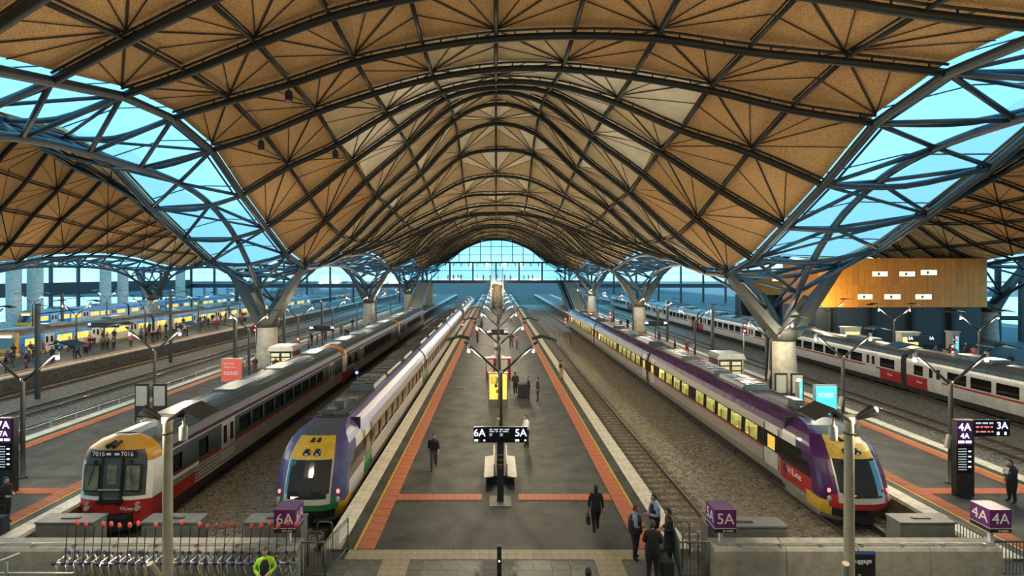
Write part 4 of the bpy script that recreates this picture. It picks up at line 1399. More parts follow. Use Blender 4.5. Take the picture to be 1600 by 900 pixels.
# ---- departure signs
def words(parent, x0, x1, z0, y, rows_, m, h=0.05, rot=False, seed=1):
    rnd = random.Random(seed)
    for i in range(rows_):
        x = x0
        while x < x1 - 0.05:
            w = min(rnd.uniform(0.08, 0.26), x1 - x)
            MB().bb(x, x + w, y - 0.006, y, z0 - i * h * 1.9, z0 - i * h * 1.9 + h).build('text_line', m, parent)
            x += w + 0.06
def head_sign(loc, a, b, label, w=2.2, far=False):
    r = thing('departure_sign', label, 'sign', loc)
    if not far:
        MB().bb(-0.14, 0.14, -0.10, 0.10, 0, 3.1).build('post', refl_m, r)
        MB().bb(-0.45, 0.45, -0.5, 0.5, 0, 0.03).build('base_plate', M('base_slab', (0.13, 0.14, 0.13), 0.6), r)
        MB().bb(-0.10, 0.10, -0.125, -0.10, 1.55, 2.0).build('help_panel', black, r)
        MB().cyl((0, -0.13, 1.45), (0, -0.10, 1.45), 0.075, n=12).build('help_button', red, r)
        for z in (1.58, 1.78, 1.98): MB().bb(-0.1, 0.1, -0.13, -0.125, z, z + 0.015).build('panel_line', letter_w, r)
    else:
        MB().bb(-0.08, 0.08, -0.06, 0.06, 0, 2.6).build('post', refl_m, r)
    h = 0.64
    z0 = 2.53
    MB().bb(-w / 2, w / 2, -0.22, -0.11, z0, z0 + h).build('screen_case', screen_b, r)
    y = -0.226
    text('lettering', a, r, (-w / 2 + 0.24, y, z0 + 0.39), 0.42, scr_txt)
    text('lettering', b, r, (w / 2 - 0.26, y, z0 + 0.39), 0.42, scr_txt)
    if not far:
        for (xx) in (-w / 2 + 0.09, w / 2 - 0.42):
            MB().bb(xx - 0.06, xx + 0.09, y, y + 0.006, z0 + 0.05, z0 + 0.13).build('track_icon', scr_txt, r)
            MB().cyl((xx + 0.35, y, z0 + 0.09), (xx + 0.35, y + 0.006, z0 + 0.09), 0.045, n=4).build('arrow_icon', scr_txt, r)
        words(r, -0.45, 0.4, z0 + 0.52, y, 2, scr_dim, 0.045, seed=3)
        words(r, -0.45, -0.3, z0 + 0.34, y, 2, scr_dim, 0.035, seed=4); words(r, -0.02, 0.1, z0 + 0.34, y, 2, scr_dim, 0.035, seed=5)
    return r
head_sign((0.18, 21.3, 0), '6A', '5A', 'black departure screen reading 6A and 5A over the central platform bench')
head_sign((0.2, 58.0, 0), '6A', '5A', 'small distant 6A and 5A screen on the central platform', 2.4, True)
head_sign((-21.0, 62.0, 0), '8A', '7A', 'distant lit departure screen among waiting people on the left platform', 3.0, True)
head_sign((21.2, 68.0, 0), '4A', '3A', 'distant lit departure screen on the right platform', 3.0, True)
head_sign((43.0, 52.0, 0), '2A', '1A', 'lit departure screen beyond the silver suburban train', 2.6, True)
head_sign((-50.5, 66.0, 0), '10', '9', 'blue departure screen above the crowd near the blue trains', 4.0, True)
def totem(loc, a, b, label, board):
    r = thing('information_totem', label, 'sign', loc)
    MB().bb(-0.36, 0.40, -0.12, 0.12, 0, 3.25).build('case', refl_m, r)
    MB().bb(-0.36, 0.30, -0.14, -0.12, 2.2, 3.25).build('purple_panel', purple_sign, r)
    text('lettering', a, r, (-0.03, -0.15, 2.95), 0.46, scr_txt)
    text('lettering', a, r, (-0.03, -0.15, 2.58), 0.32, scr_txt)
    words(r, -0.3, 0.25, 2.28, -0.142, 1, scr_txt, 0.10, seed=2)
    MB().bb(-0.36, 0.30, -0.14, -0.12, 1.0, 2.18).build('timetable', screen_b, r)
    for i in range(9):
        z = 2.02 - i * 0.11
        MB().bb(-0.30, 0.05, -0.146, -0.14, z, z + 0.03).build('text_line', scr_dim, r)
        if i % 2: MB().bb(0.12, 0.24, -0.146, -0.14, z, z + 0.05).build('time_entry', scr_txt, r)
    if board:
        MB().bb(0.40, 1.95, -0.08, 0.02, 2.55, 3.25).build('screen_case', screen_b, r)
        text('lettering', b, r, (1.62, -0.09, 3.0), 0.42, scr_txt)
        MB().bb(1.4, 1.5, -0.09, -0.08, 2.62, 2.74).build('track_icon', scr_txt, r)
        MB().bb(1.72, 1.80, -0.09, -0.08, 2.62, 2.74).build('arrow_icon', scr_txt, r)
        words(r, 0.5, 1.25, 3.08, -0.082, 1, scr_dim, 0.07, seed=6)
        words(r, 0.5, 1.25, 2.92, -0.082, 1, scr_red, 0.06, seed=7); words(r, 0.5, 1.25, 2.72, -0.082, 1, scr_red, 0.06, seed=8)
    return r
totem((19.95, 21.9, 0), '4A', '3A', 'information totem with purple 4A panel and 3A screen on the right platform', True)
totem((-21.2, 22.2, 0), '7A', '8A', 'information totem with purple 7A panel at the left picture edge', False)

# ---- bench on the central platform
bench_m = M('bench_panel', (0.42, 0.42, 0.36), 0.5, 0, 0.12, 3)
def bench(loc, label):
    r = thing('bench', label, 'bench', loc)
    for s in (-1, 1):
        MB().box((s * 0.52, 0, 0.46), (0.42, 2.6, 0.05), 0, ry=s * 0.12).build('seat', bench_m, r)
        MB().box((s * 0.24, 0, 0.78), (0.05, 2.6, 0.55), 0, ry=s * 0.2).build('backrest', bench_m, r)
        for y in (-1.0, 1.0):
            MB().bb(s * 0.15, s * 0.62, y - 0.04, y + 0.04, 0.0, 0.42).build('leg', black, r)
    return r
bench((0.2, 24.0, 0), 'double-sided pale bench behind the 6A and 5A screen post')
bench((0.2, 43.2, 0), 'double-sided bench behind the yellow lit map board')
bench((0.2, 55.0, 0), 'third double-sided bench far along the central platform')
# yellow lit map board
r = thing('map_board', 'yellow backlit map board in a grey frame on the central platform', 'map board', (0.15, 36.9, 0))
MB().bb(-0.72, 0.72, -0.14, 0.14, 0.0, 2.35).build('frame', M('board_frame', (0.20, 0.21, 0.20), 0.5, 0.3), r)
MB().bb(-0.62, 0.62, -0.155, -0.14, 0.45, 2.25).build('lit_map', M('yellow_map', (0.7, 0.5, 0.08), 0.5, 0, 0.3, 2.2, emit=(1.0, 0.66, 0.10), estr=0.75), r)
words(r, -0.55, -0.1, 2.1, -0.157, 9, M('map_print', (0.35, 0.2, 0.03), 0.6, 0, 0), 0.035, seed=11)
MB().bb(-0.25, -0.05, -0.162, -0.155, 1.3, 1.55).build('map_block', green, r)
MB().bb(0.15, 0.3, -0.162, -0.155, 0.95, 1.6).build('map_block', M('map_cyan', (0.1, 0.45, 0.55), 0.5, 0, 0), r)
MB().bb(-0.15, 0.02, -0.162, -0.155, 0.9, 1.15).build('map_block', M('map_orange', (0.6, 0.25, 0.03), 0.5, 0, 0), r)
MB().bb(-0.75, 0.75, 0.15, 0.75, 0, 1.0).build('cabinet', white, r)
# vending machines
def vending(loc, col, label, w=0.95, d=0.85, h=1.85, rz=0):
    r = thing('vending_machine', label, 'vending machine', loc, rz)
    MB().bb(-w / 2, w / 2, -d / 2, d / 2, 0.05, h).build('cabinet', col, r)
    MB().bb(-w / 2 + 0.08, w / 2 - 0.28, -d / 2 - 0.02, -d / 2, 0.6, h - 0.12).build('glass_front', M('vending_glass', (0.3, 0.3, 0.22), 0.2, 0, 0.5, 6, emit=(1, 0.8, 0.5), estr=0.15), r)
    MB().bb(w / 2 - 0.22, w / 2 - 0.06, -d / 2 - 0.02, -d / 2, 0.9, 1.4).build('coin_panel', black, r)
    for s in (-1, 1): MB().bb(s * w * 0.4 - 0.05, s * w * 0.4 + 0.05, -d / 2 + 0.05, d / 2 - 0.05, 0, 0.06).build('foot', black, r)
    return r
vending((-0.45, 46.6, 0), red, 'red vending machine left of the post behind the yellow map board')
vending((0.85, 46.6, 0), red, 'red vending machine right of the post behind the yellow map board')
vending((0.2, 66, 0), white, 'white vending machine far along the central platform')
# kiosks
def kiosk(loc, label, trimc):
    r = thing('kiosk', label, 'kiosk', loc)
    MB().bb(-1.1, 1.1, -0.9, 0.9, 0, 2.2).build('body', M('kiosk_body', (0.30, 0.31, 0.28), 0.5), r)
    MB().prism([(-1.25, 2.2), (-1.0, 2.65), (1.0, 2.65), (1.25, 2.2)], 'y', -1.05, 1.05).build('canopy', M('kiosk_roof', (0.42, 0.43, 0.40), 0.5), r)
    for i, x in enumerate((-1.0, -0.02)):
        MB().bb(x, x + 0.95, -0.94, -0.90, 0.3, 2.1).build('frame', black, r)
        for q in range(4):
            MB().bb(x + 0.1, x + 0.85, -0.965, -0.94, 0.42 + q * 0.42, 0.72 + q * 0.42).build('shelf_display', M('kiosk_display_%d' % (q % 2), ((0.55, 0.45, 0.15), (0.45, 0.5, 0.42))[q % 2], 0.5, 0, 0.4, 7, emit=(1, 0.9, 0.6), estr=0.2), r)
    MB().bb(1.1, 1.14, -0.8, 0.8, 0.2, 2.0).build('side_poster', trimc, r)
    return r
kiosk((-20.2, 49.0, 0), 'grey vending kiosk with lit shelves beside the silver train on the left', red)
kiosk((20.0, 44.5, 0), 'pale vending kiosk with lit shelves behind the purple train', orange_y)
# posters
def poster(loc, w, h, z0, col, label, emit, txtlines, rz=0.0, tm=None):
    r = thing('poster_stand', label, 'poster stand', loc, rz)
    MB().bb(-w / 2 - 0.06, w / 2 + 0.06, -0.12, 0.12, z0 - 0.06, z0 + h + 0.06).build('frame', steel_mid, r)
    MB().bb(-w / 2, w / 2, -0.135, -0.12, z0, z0 + h).build('poster_sheet', col, r)
    for i, (t, sz) in enumerate(txtlines):
        text('lettering', t, r, (-w / 2 + 0.15, -0.14, z0 + h * (0.8 - 0.15 * i)), sz, tm or letter_w, align='LEFT')
    words(r, -w / 2 + 0.15, w / 2 - 0.2, z0 + h * (0.42 if txtlines else 0.72), -0.137, 3, tm or letter_w, 0.055, seed=int(w * 100))
    for s in (-1, 1): MB().bb(s * w * 0.35 - 0.05, s * w * 0.35 + 0.05, -0.06, 0.06, 0, z0 + 0.02).build('leg', steel_mid, r)
    return r
poster_red = M('coral_poster', (0.42, 0.075, 0.06), 0.5, 0, 0.1, 3, emit=(0.9, 0.15, 0.1), estr=0.25)
poster_cy = M('cyan_poster', (0.05, 0.40, 0.50), 0.5, 0, 0.05, 3, emit=(0.05, 0.62, 0.80), estr=0.8)
poster((-20.9, 40.6, 0), 1.55, 1.75, 0.95, poster_red, 'coral red poster with white lettering next to the left column', True, [('Don\'t Miss', 0.2), ('Tomorrow', 0.2)])
poster((20.5, 31.9, 0), 1.25, 1.75, 0.75, poster_cy, 'bright cyan poster with small white lettering on the right platform', True, [])
poster((19.1, 32.3, 0), 1.0, 1.75, 0.95, poster_cy, 'second cyan poster partly turned away, left of the brighter one', True, [], rz=0.9)
# notice boards on the left platform
def noticeboard(loc, label):
    r = thing('notice_board', label, 'notice board', loc)
    for s in (-1, 1):
        MB().bb(s * 0.13, s * 1.0, -0.05, 0.05, 0.35, 2.5).build('frame', refl_m, r)
        MB().bb(s * 0.22, s * 0.92, -0.065, -0.05, 1.1, 2.35).build('sheet', M('notice_sheet', (0.42, 0.44, 0.40), 0.4, 0, 0.1, 3), r)
        MB().bb(s * 0.95, s * 1.0, -0.04, 0.04, 0, 0.4).build('leg', refl_m, r)
    return r
noticeboard((-21.9, 32.5, 0), 'pair of framed notice boards on the second left lamp post')
noticeboard((20.6, 36.0, 0), 'pair of framed notice boards on the right platform behind the purple train')

# ---- concourse barrier walls
def barrier(x0, x1, name, label, n):
    r = struct(name, label)
    w = (x1 - x0) / n
    for i in range(n):
        a, b = x0 + i * w + 0.012, x0 + (i + 1) * w - 0.012
        MB().prism([(15.6, -0.05), (15.6, 1.02), (15.66, 1.10), (16.12, 1.18), (16.16, 1.1), (16.16, -0.05)], 'x', a, b).build('concrete_panel', concrete, r)
    MB().tube([(x0 + 0.1, 15.72, 1.2), (x1 - 0.1, 15.72, 1.2)], 0.022, 6).build('conduit', steel_mid, r)
    k = x0 + 0.8
    while k < x1 - 0.3:
        MB().box((k, 15.72, 1.16), (0.1, 0.1, 0.1), 0, rz=0.6).build('conduit_clip', steel_mid, r); k += 1.25
    return r
barrier(6.66, 15.45, 'wall_right', 'low concrete barrier wall in the right foreground', 4)
barrier(-17.5, -6.05, 'wall_left', 'low concrete barrier wall behind the luggage trolleys', 5)
def buffer_box(x0, x1, y, label, zt=1.28):
    r = thing('buffer_stop', label, 'buffer stop', ((x0 + x1) / 2, y, -0.05))
    w = (x1 - x0) / 2
    m = M('grey_steel_box', (0.12, 0.13, 0.125), 0.55, 0.1, 0.2, 3)
    MB().bb(-w, w, -0.3, 0.3, 0, zt).build('housing', m, r)
    MB().bb(-w - 0.03, w + 0.03, -0.33, 0.33, zt, zt + 0.06).build('lid', m, r)
    MB().bb(-0.3, 0.3, -0.08, 0.04, zt + 0.06, zt + 0.09).build('lid_handle', black, r)
buffer_box(-15.2, -13.3, 17.2, 'grey steel buffer box in front of the red-fronted silver train, left one')
buffer_box(-11.7, -9.85, 17.2, 'grey steel buffer box between the cream lamp post and the silver train')
buffer_box(-8.3, -6.45, 17.2, 'grey steel buffer box behind the purple 6A cube sign')
buffer_box(13.35, 15.15, 17.2, 'grey steel buffer box right of the purple train nose')
buffer_box(7.0, 9.6, 17.2, 'long low grey box behind the purple 5A cube sign', 1.15)
for (x, lab) in ((-10.0, 'sloping concrete pad behind the trolley flags'), (11.3, 'sloping concrete pad in front of the purple train')):
    o = MB().prism([(17.62, -1.3), (17.62, -0.2), (18.9, -0.75), (19.1, -1.3)], 'x', x - 0.6, x + 0.6).build('concrete_pad', concrete)
    tag(o, lab, 'concrete pad')
def cube_sign(x, t, label):
    r = thing('cube_sign', label, 'sign', (x, 15.95, 1.14))
    MB().bb(-0.055, 0.055, -0.055, 0.055, 0, 0.5).build('post', white, r)
    MB().bb(-0.33, 0.33, -0.33, 0.33, 0.58, 1.14).build('cube', purple_sign, r)
    MB().bb(-0.33, 0.33, -0.33, 0.33, 0.44, 0.565).build('black_band', black, r)
    MB().bb(-0.335, 0.335, -0.335, 0.335, 0.565, 0.58).build('white_line', letter_w, r)
    text('lettering', t, r, (0, -0.335, 0.85), 0.46, letter_w)
    s = 1 if x < 0 else -1
    text('lettering', t, r, (s * 0.335, 0, 0.85), 0.46, letter_w, (PI / 2, 0, s * PI / 2))
    text('lettering', 'to trains', r, (0.08, -0.335, 0.50), 0.09, letter_w)
cube_sign(-6.45, '6A', 'purple cube sign reading 6A on the left concrete wall')
cube_sign(7.0, '5A', 'purple cube sign reading 5A on the right concrete wall')
cube_sign(15.4, '4A', 'purple cube sign reading 4A at the right end of the wall')
# luggage sign
r = thing('luggage_sign', 'black and blue Luggage sign on the right concrete wall', 'sign', (11.1, 15.55, 0))
MB().bb(-0.4, 0.4, -0.03, 0.03, 0.02, 1.05).build('panel', black, r)
MB().bb(-0.4, 0.4, -0.04, -0.03, 0.97, 1.05).build('blue_band', M('blue_band', (0.03, 0.10, 0.32), 0.5, 0, 0), r)
text('lettering', 'Luggage', r, (-0.02, -0.045, 0.78), 0.19, letter_w)
text('lettering', '7', r, (-0.1, -0.045, 0.3), 0.2, letter_w)
# bollard on the concourse
r = thing('help_bollard', 'slim black help bollard on the concourse in line with the bench', 'bollard', (0.1, 15.9, 0))
MB().bb(-0.07, 0.07, -0.07, 0.07, 0, 1.05).build('body', black, r)
MB().sphere((0, -0.075, 0.6), 0.02).build('indicator', glow, r)
MB().bb(-0.05, 0.05, -0.078, -0.07, 0.75, 0.95).build('speaker_grille', refl_m, r)
# railings
rail_paint = M('railing_grey_green', (0.115, 0.14, 0.125), 0.45, 0.2, 0.15, 4)
def railing(p0, p1, label, h=1.12, gap=0.11, plate=False):
    a = Vector((p0[0], p0[1], 0)); b = Vector((p1[0], p1[1], 0))
    L = (b - a).length; d = (b - a).normalized()
    r = thing('railing', label, 'railing', (a.x, a.y, 0), math.atan2(d.y, d.x))
    MB().tube([(0, 0, h), (L, 0, h)], 0.03, 8).build('top_rail', rail_paint, r, True)
    MB().tube([(0, 0, 0.12), (L, 0, 0.12)], 0.022, 6).build('bottom_rail', rail_paint, r, True)
    for x in (0, L): MB().tube([(x, 0, 0), (x, 0, h)], 0.032, 8).build('post', rail_paint, r, True)
    n = int(L / gap)
    bar = MB().tube([(0, 0, 0.12), (0, 0, h)], 0.013, 6).mesh('bar', rail_paint)
    for i in range(1, n): put('bar', bar, r, (L * i / n, 0, 0))
    if plate:
        MB().bb(L * 0.55, L * 0.95, -0.03, -0.015, 0.6, 1.0).build('notice', white, r)
    return r
railing((-6.05, 15.95), (-5.32, 15.95), 'front railing beside the purple 6A cube sign')
railing((-5.32, 15.95), (-5.08, 17.55), 'receding railing with a notice at the left platform end', plate=True)
railing((5.72, 15.95), (6.62, 15.95), 'front railing beside the purple 5A cube sign')
railing((5.72, 15.95), (5.95, 17.55), 'receding railing beside the four staff at the right platform end')
railing((15.5, 16.3), (15.55, 17.6), 'short railing behind the purple 4A cube sign')
railing((15.6, 16.0), (17.6, 16.0), 'front railing right of the purple 4A cube sign')
def hoop(x, y, w, h, label):
    o = MB().tube([(-w / 2, 0, 0), (-w / 2, 0, h - 0.08), (-w / 2 + 0.08, 0, h), (w / 2 - 0.08, 0, h), (w / 2, 0, h - 0.08), (w / 2, 0, 0)], 0.025, 8).build('hoop_barrier', rail_paint, None, True, (x, y, 0))
    tag(o, label, 'barrier')
hoop(-5.85, 16.6, 0.5, 1.12, 'nearer tubular hoop barrier behind the left railing')
hoop(-5.75, 17.2, 0.5, 1.15, 'farther tubular hoop barrier behind the left railing')
hoop(6.3, 16.6, 0.5, 1.12, 'nearer tubular hoop barrier behind the right railing')
hoop(6.25, 17.2, 0.5, 1.15, 'farther tubular hoop barrier behind the right railing')
# pipe fence between the left platform and tracks
galv = M('pale_galvanised', (0.50, 0.50, 0.46), 0.4, 0.3, 0.1, 4)
r = thing('pipe_fence', 'pale two-rail pipe fence along the gravel on the left', 'fence', (-28.7, 27, RAIL_Z - 0.2))
for z in (0.65, 1.25): MB().tube([(0, 0, z), (0, 62, z)], 0.035, 6).build('rail', galv, r)
pm = MB().tube([(0, 0, -0.05), (0, 0, 1.3)], 0.04, 6).mesh('post', galv)
for i in range(32): put('post', pm, r, (0, i * 2.0, 0))
# ---- luggage trolleys
chrome = M('chrome', (0.55, 0.55, 0.55), 0.2, 0.9, 0.1, 6)
navy = M('navy_grip', (0.015, 0.02, 0.13), 0.4, 0, 0.1, 6)
flagm = M('orange_red_flag', (0.62, 0.11, 0.065), 0.45, 0, 0.1, 6)
def make_trolley():
    r = thing('luggage_trolley', 'x', 'luggage trolley')
    for s in (-1, 1):
        MB().tube([(0.0, s * 0.24, 1.08), (0.10, s * 0.25, 0.75), (0.16, s * 0.26, 0.22), (0.75, s * 0.26, 0.16)], 0.02, 6).build('side_frame', chrome, r, True)
        MB().sphere((-0.02, s * 0.27, 1.09), (0.062, 0.062, 0.062)).build('grip', navy, r, True)
        MB().cyl((0.2, s * 0.24, 0.08), (0.2, s * 0.28, 0.08), 0.08, n=12).build('wheel', black, r)
        MB().tube([(-0.02, s * 0.22, 1.09), (0.14, s * 0.10, 1.0), (0.20, s * 0.10, 0.92)], 0.014, 5).build('brake_lever', chrome, r)
    MB().tube([(0, -0.24, 1.08), (0, 0.24, 1.08)], 0.017, 6).build('handle', chrome, r)
    MB().cyl((0.72, -0.02, 0.07), (0.72, 0.02, 0.07), 0.07, n=12).build('front_wheel', black, r)
    for z in (0.35, 0.55, 0.75): MB().tube([(0.13, -0.25, z), (0.13, 0.25, z)], 0.01, 5).build('back_wire', chrome, r)
    for y in (-0.13, 0, 0.13): MB().tube([(0.16, y, 0.19), (0.74, y, 0.16)], 0.01, 5).build('deck_wire', chrome, r)
    MB().tube([(0.05, 0.05, 0.9), (0.13, 0.05, 2.0)], 0.012, 5).build('rod', black, r)
    return r
TRL = make_trolley()
paddle = MB().sphere((0.14, 0.05, 2.07), (0.07, 0.025, 0.10), nu=8, nv=5).mesh('flag', flagm, True)
NT = 27
_t = ['first', 'second', 'third', 'fourth', 'fifth', 'sixth', 'seventh', 'eighth', 'ninth']
ORDL = _t + ['tenth', 'eleventh', 'twelfth', 'thirteenth', 'fourteenth', 'fifteenth', 'sixteenth', 'seventeenth', 'eighteenth', 'nineteenth', 'twentieth'] + ['twenty-' + q for q in _t]
rng = random.Random(5)
for i in range(NT):
    x = -12.9 + i * 0.262
    noflag = i in (0, 3, 9, 12, 14, 20)
    lab = 'luggage trolley with blue grips, %s from the left in the nested row' % ORDL[i]
    o = TRL if i == 0 else dup(TRL, (0, 0, 0))
    o.location = (x, 15.2 + rng.uniform(-0.03, 0.03), -0.05)
    o.rotation_euler = (0, 0, rng.uniform(-0.08, 0.08))
    o['label'] = lab; o['group'] = 'nested luggage trolleys'
    if not noflag:
        put('flag', paddle, None, (0, 0, rng.uniform(-0.06, 0.06))).parent = o if i else o
for i in ():
    pass
r = thing('trolley_bay_rail', 'silver pipe rail closing the trolley bay at bottom left', 'rail', (-13.6, 14.6, -0.05))
MB().tube([(-1.3, 0, 1.0), (1.55, 0, 1.0)], 0.03, 8).build('rail', galv, r, True)
for x in (-1.3, -0.35): MB().tube([(x, 0, 0), (x, 0, 1.3 if x > -1 else 1.15)], 0.045, 8).build('post', rail_paint, r, True)
MB().tube([(-1.3, 0.0, 1.05), (-0.45, 0.5, 1.3)], 0.025, 6).build('diagonal_rail', galv, r, True)

# ---- signals
def signal(loc, h, col, label, nl=2):
    r = thing('signal_post', label, 'signal', loc)
    MB().tube([(0, 0, 0), (0, 0, h)], 0.06, 8).build('post', steel_mid, r, True)
    for i in range(nl):
        z = h - 0.15 - i * 0.55
        MB().bb(-0.16, 0.16, -0.16, 0.05, z - 0.2, z + 0.2).build('lamp_head', black, r)
        MB().sphere((0, -0.17, z), (0.12, 0.06, 0.12)).build('lamp_lens', col, r, True)
sig_r = M('red_signal', (0.8, 0.05, 0.05), 0.3, 0, 0, emit=(1, 0.06, 0.06), estr=8)
sig_b = M('blue_signal', (0.05, 0.1, 0.9), 0.3, 0, 0, emit=(0.03, 0.12, 1), estr=14)
signal((-11.7, 43.2, -1.3), 2.6, sig_b, 'blue lit signal between the silver and blue trains', 1)
signal((-21.2, 55.0, 0), 2.6, sig_r, 'red twin signal on the left platform by the kiosk')
signal((-31.0, 66.0, -1.3), 4.2, sig_r, 'red twin signal beyond the left column')
signal((11.8, 87.0, -1.3), 3.2, sig_r, 'red signal beside the curving rails')
signal((17.8, 80.0, 0), 3.4, sig_r, 'red twin signal on the right platform behind the purple train')
signal((24.2, 50.0, 0), 4.6, sig_r, 'red twin signal on a mast left of the right column')
signal((44.0, 49.5, 0), 2.6, sig_r, 'red twin signal on the platform under the orange building')
signal((-4.8, 74.0, 0), 2.8, sig_r, 'red signal on the left edge of the central platform')
signal((52.0, 58.0, 0), 2.4, sig_r, 'red signal near the glass wall at far right')
# overhead line masts
def mast(loc, h, arm, label):
    r = thing('overhead_mast', label, 'mast', loc, 0, 'overhead line masts')
    MB().bb(-0.14, 0.14, -0.14, 0.14, 0, h).build('mast', post_m, r)
    s = 1 if arm > 0 else -1
    MB().tube([(0, 0, h - 0.9), (arm, 0, h - 0.5)], 0.05, 6).build('arm', post_m, r)
    MB().tube([(0, 0, h - 0.1), (arm * 0.95, 0, h - 0.5)], 0.03, 5).build('stay', post_m, r)
    MB().tube([(arm, 0, h - 0.2), (arm, 0, h - 0.9)], 0.03, 5).build('insulator', black, r)
MS = [(-39.4, 44, 8.2, 3.5), (-39.4, 62, 8.2, 3.5), (-39.4, 84, 8.2, 3.5), (-61, 72, 8.0, 3.0), (-61, 96, 8.0, 3.0), (-61, 120, 8, 3.0)]
for i, (x, y, h, a) in enumerate(MS):
    mast((x, y, -1.3), h, a, 'overhead line mast, %s %s' % (('nearest', 'middle', 'farthest')[i % 3], 'between the left empty tracks' if i < 3 else 'between the blue trains'))
for i, (x, y) in enumerate(((24.1, 45.5), (24.1, 57), (24.1, 72))):
    mast((x, y, 0), 5.6, 3.2, 'overhead mast on the right platform edge, %s' % ('nearest', 'middle', 'farthest')[i])
for i, (x, y) in enumerate(((-26.5, 52), (-26.5, 64), (-26.5, 78))):
    mast((x, y, 0), 5.0, -3.2, 'overhead mast on the left platform edge, %s' % ('nearest', 'middle', 'farthest')[i])
# drain cover
o = MB().bb(-0.5, 0.5, -0.3, 0.3, 0.0, 0.015).bb(-0.28, 0.28, -0.16, 0.16, 0.015, 0.022).build('drain_cover', [M('drain_iron', (0.05, 0.052, 0.05), 0.5, 0.3), ], None, False, (-3.0, 42.5, 0))
tag(o, 'dark iron drain cover set in the central platform', 'drain cover')
# floodlights hung on the ribs
for (k, j, lab) in ((0, 2, 'black floodlight hung under the rib nearest the upper left corner'), (1, 1, 'black floodlight hung beside the left skylight'), (2, 2, 'black floodlight hung under the third left rib')):
    p = node(0, k, j)
    r = thing('hung_floodlight', lab, 'floodlight', (p.x, p.y - 0.2, p.z - 1.0))
    MB().lathe([(0.2, 0), (0.2, 0.5), (0.1, 0.6)], n=12).build('housing', black, r)
    MB().cyl((0, 0, 0.6), (0, 0, 0.85), 0.03).build('stem', black, r)
    MB().bb(-0.03, 0.03, 0.0, 0.25, 0.8, 0.88).build('clamp', black, r)
# ---------------------------------------------------------------- far end, side buildings
pane_clear = glassmat('clear_facade_glass', (0.86, 0.95, 1.0), 0.10, 0.05)
w = struct('window_1', 'arched glass end wall beyond the footbridge')
PX = [-22 + i * 3.4 for i in range(14)]
for i, x in enumerate(PX[:-1]):
    for (z0, z1) in ((12.9, 15.4), (15.4, 18.0), (18.0, 20.5)):
        MB().bb(x + 0.08, x + 3.32, 163.0, 163.06, z0 + 0.06, z1 - 0.06).build('pane', pane_clear, w)
for x in PX: MB().bb(x - 0.1, x + 0.1, 162.8, 163.1, 12.6, 20.5).build('mullion', steel_dark, w)
for z in (12.9, 15.4, 18.0): MB().bb(-22, 22.4, 162.85, 163.1, z - 0.08, z + 0.08).build('transom', steel_dark, w)
# footbridge
fb = thing('footbridge', 'glazed footbridge spanning all tracks at the far end', 'footbridge', (0, 150, 6.6))
MB().bb(-27, 27, 0, 6, 0, 0.8).build('deck', M('bridge_beam', (0.03, 0.033, 0.035), 0.6), fb)
MB().bb(-27, 27, -0.3, 6.2, 5.9, 6.3).build('roof_beam', steel_dark, fb)
for i in range(9):
    x = -27 + i * 6.75
    MB().bb(x - 0.22, x + 0.22, -0.05, 0.2, 0.8, 5.9).build('mullion', steel_dark, fb)
    if i < 8:
        MB().bb(x + 0.2, x + 6.55, 0.05, 0.1, 0.9, 5.8).build('pane', pane_clear, fb)
        MB().bb(x + 0.2, x + 6.55, 5.9, 5.95, 0.9, 5.8).build('pane', pane_clear, fb)
        for q in range(3):
            MB().prism([(-1.8, 5.2), (-0.1, 6.1), (-0.1, 5.9), (-1.7, 5.0)], 'x', x + 1.1 + q * 2.2, x + 1.3 + q * 2.2).build('fin', steel_dark, fb)
MB().bb(-27, 27, -0.06, 0.0, 1.7, 1.8).build('handrail', steel_mid, fb)
MB().bb(-27, 27, -0.03, 0.0, 3.6, 3.75).build('transom', steel_dark, fb)
for (x, lab) in ((-19.8, 'concrete pier at the left end of the footbridge'), (20.6, 'concrete pier at the right end of the footbridge')):
    r = thing('bridge_pier', lab, 'pier', (x, 152, 0))
    MB().bb(-1.0, 1.0, -1.2, 1.2, 0, 6.6).build('shaft', concrete, r); MB().bb(-1.0, 1.0, 6.65, 8.6, 0, 11.5) if False else None
    MB().bb(-1.5, 1.5, -1.5, 1.5, 0, 0.3).build('footing', concrete, r)
def stairs(x, lab, w=1.6):
    r = thing('staircase', lab, 'staircase', (x, 127.5, 0))
    MB().prism([(0, 0), (22, 7.0), (22, 7.9), (-0.6, 0.7)], 'x', -w - 0.15, -w).build('side_wall', concrete, r)
    MB().prism([(0, 0), (22, 7.0), (22, 7.9), (-0.6, 0.7)], 'x', w, w + 0.15).build('side_wall', concrete, r)
    st = MB().bb(-w, w, 0, 0.68, 0, 0.2).mesh('step', M('stair_step', (0.26, 0.24, 0.19), 0.7))
    for i in range(32): put('step', st, r, (0, i * 0.68, i * 0.215))
stairs(-20.6, 'staircase rising to the footbridge on the left')
stairs(21.4, 'staircase rising to the footbridge on the right')
r = thing('escalator', 'dark escalator beside the right staircase', 'escalator', (18.4, 127.5, 0))
for s in (-1, 1): MB().prism([(0, 0), (22, 6.9), (22, 8.0), (-0.6, 1.0)], 'x', s * 0.6 - 0.1, s * 0.6 + 0.1).build('balustrade', refl_m, r)
MB().prism([(0, 0), (22, 6.9), (22, 7.0), (0, 0.1)], 'x', -0.5, 0.5).build('stair_belt', steel_mid, r)
r = thing('lift_tower', 'pale lift tower at the middle of the footbridge', 'lift', (0.3, 142, 0))
MB().lathe([(1.5, 0), (1.5, 6.4)], n=16).build('shaft', M('lift_cladding', (0.35, 0.30, 0.18), 0.5), r, True)
MB().bb(-1.6, 1.6, -1.6, 1.6, 6.5, 10.8).build('glass_car', pane_clear, r)
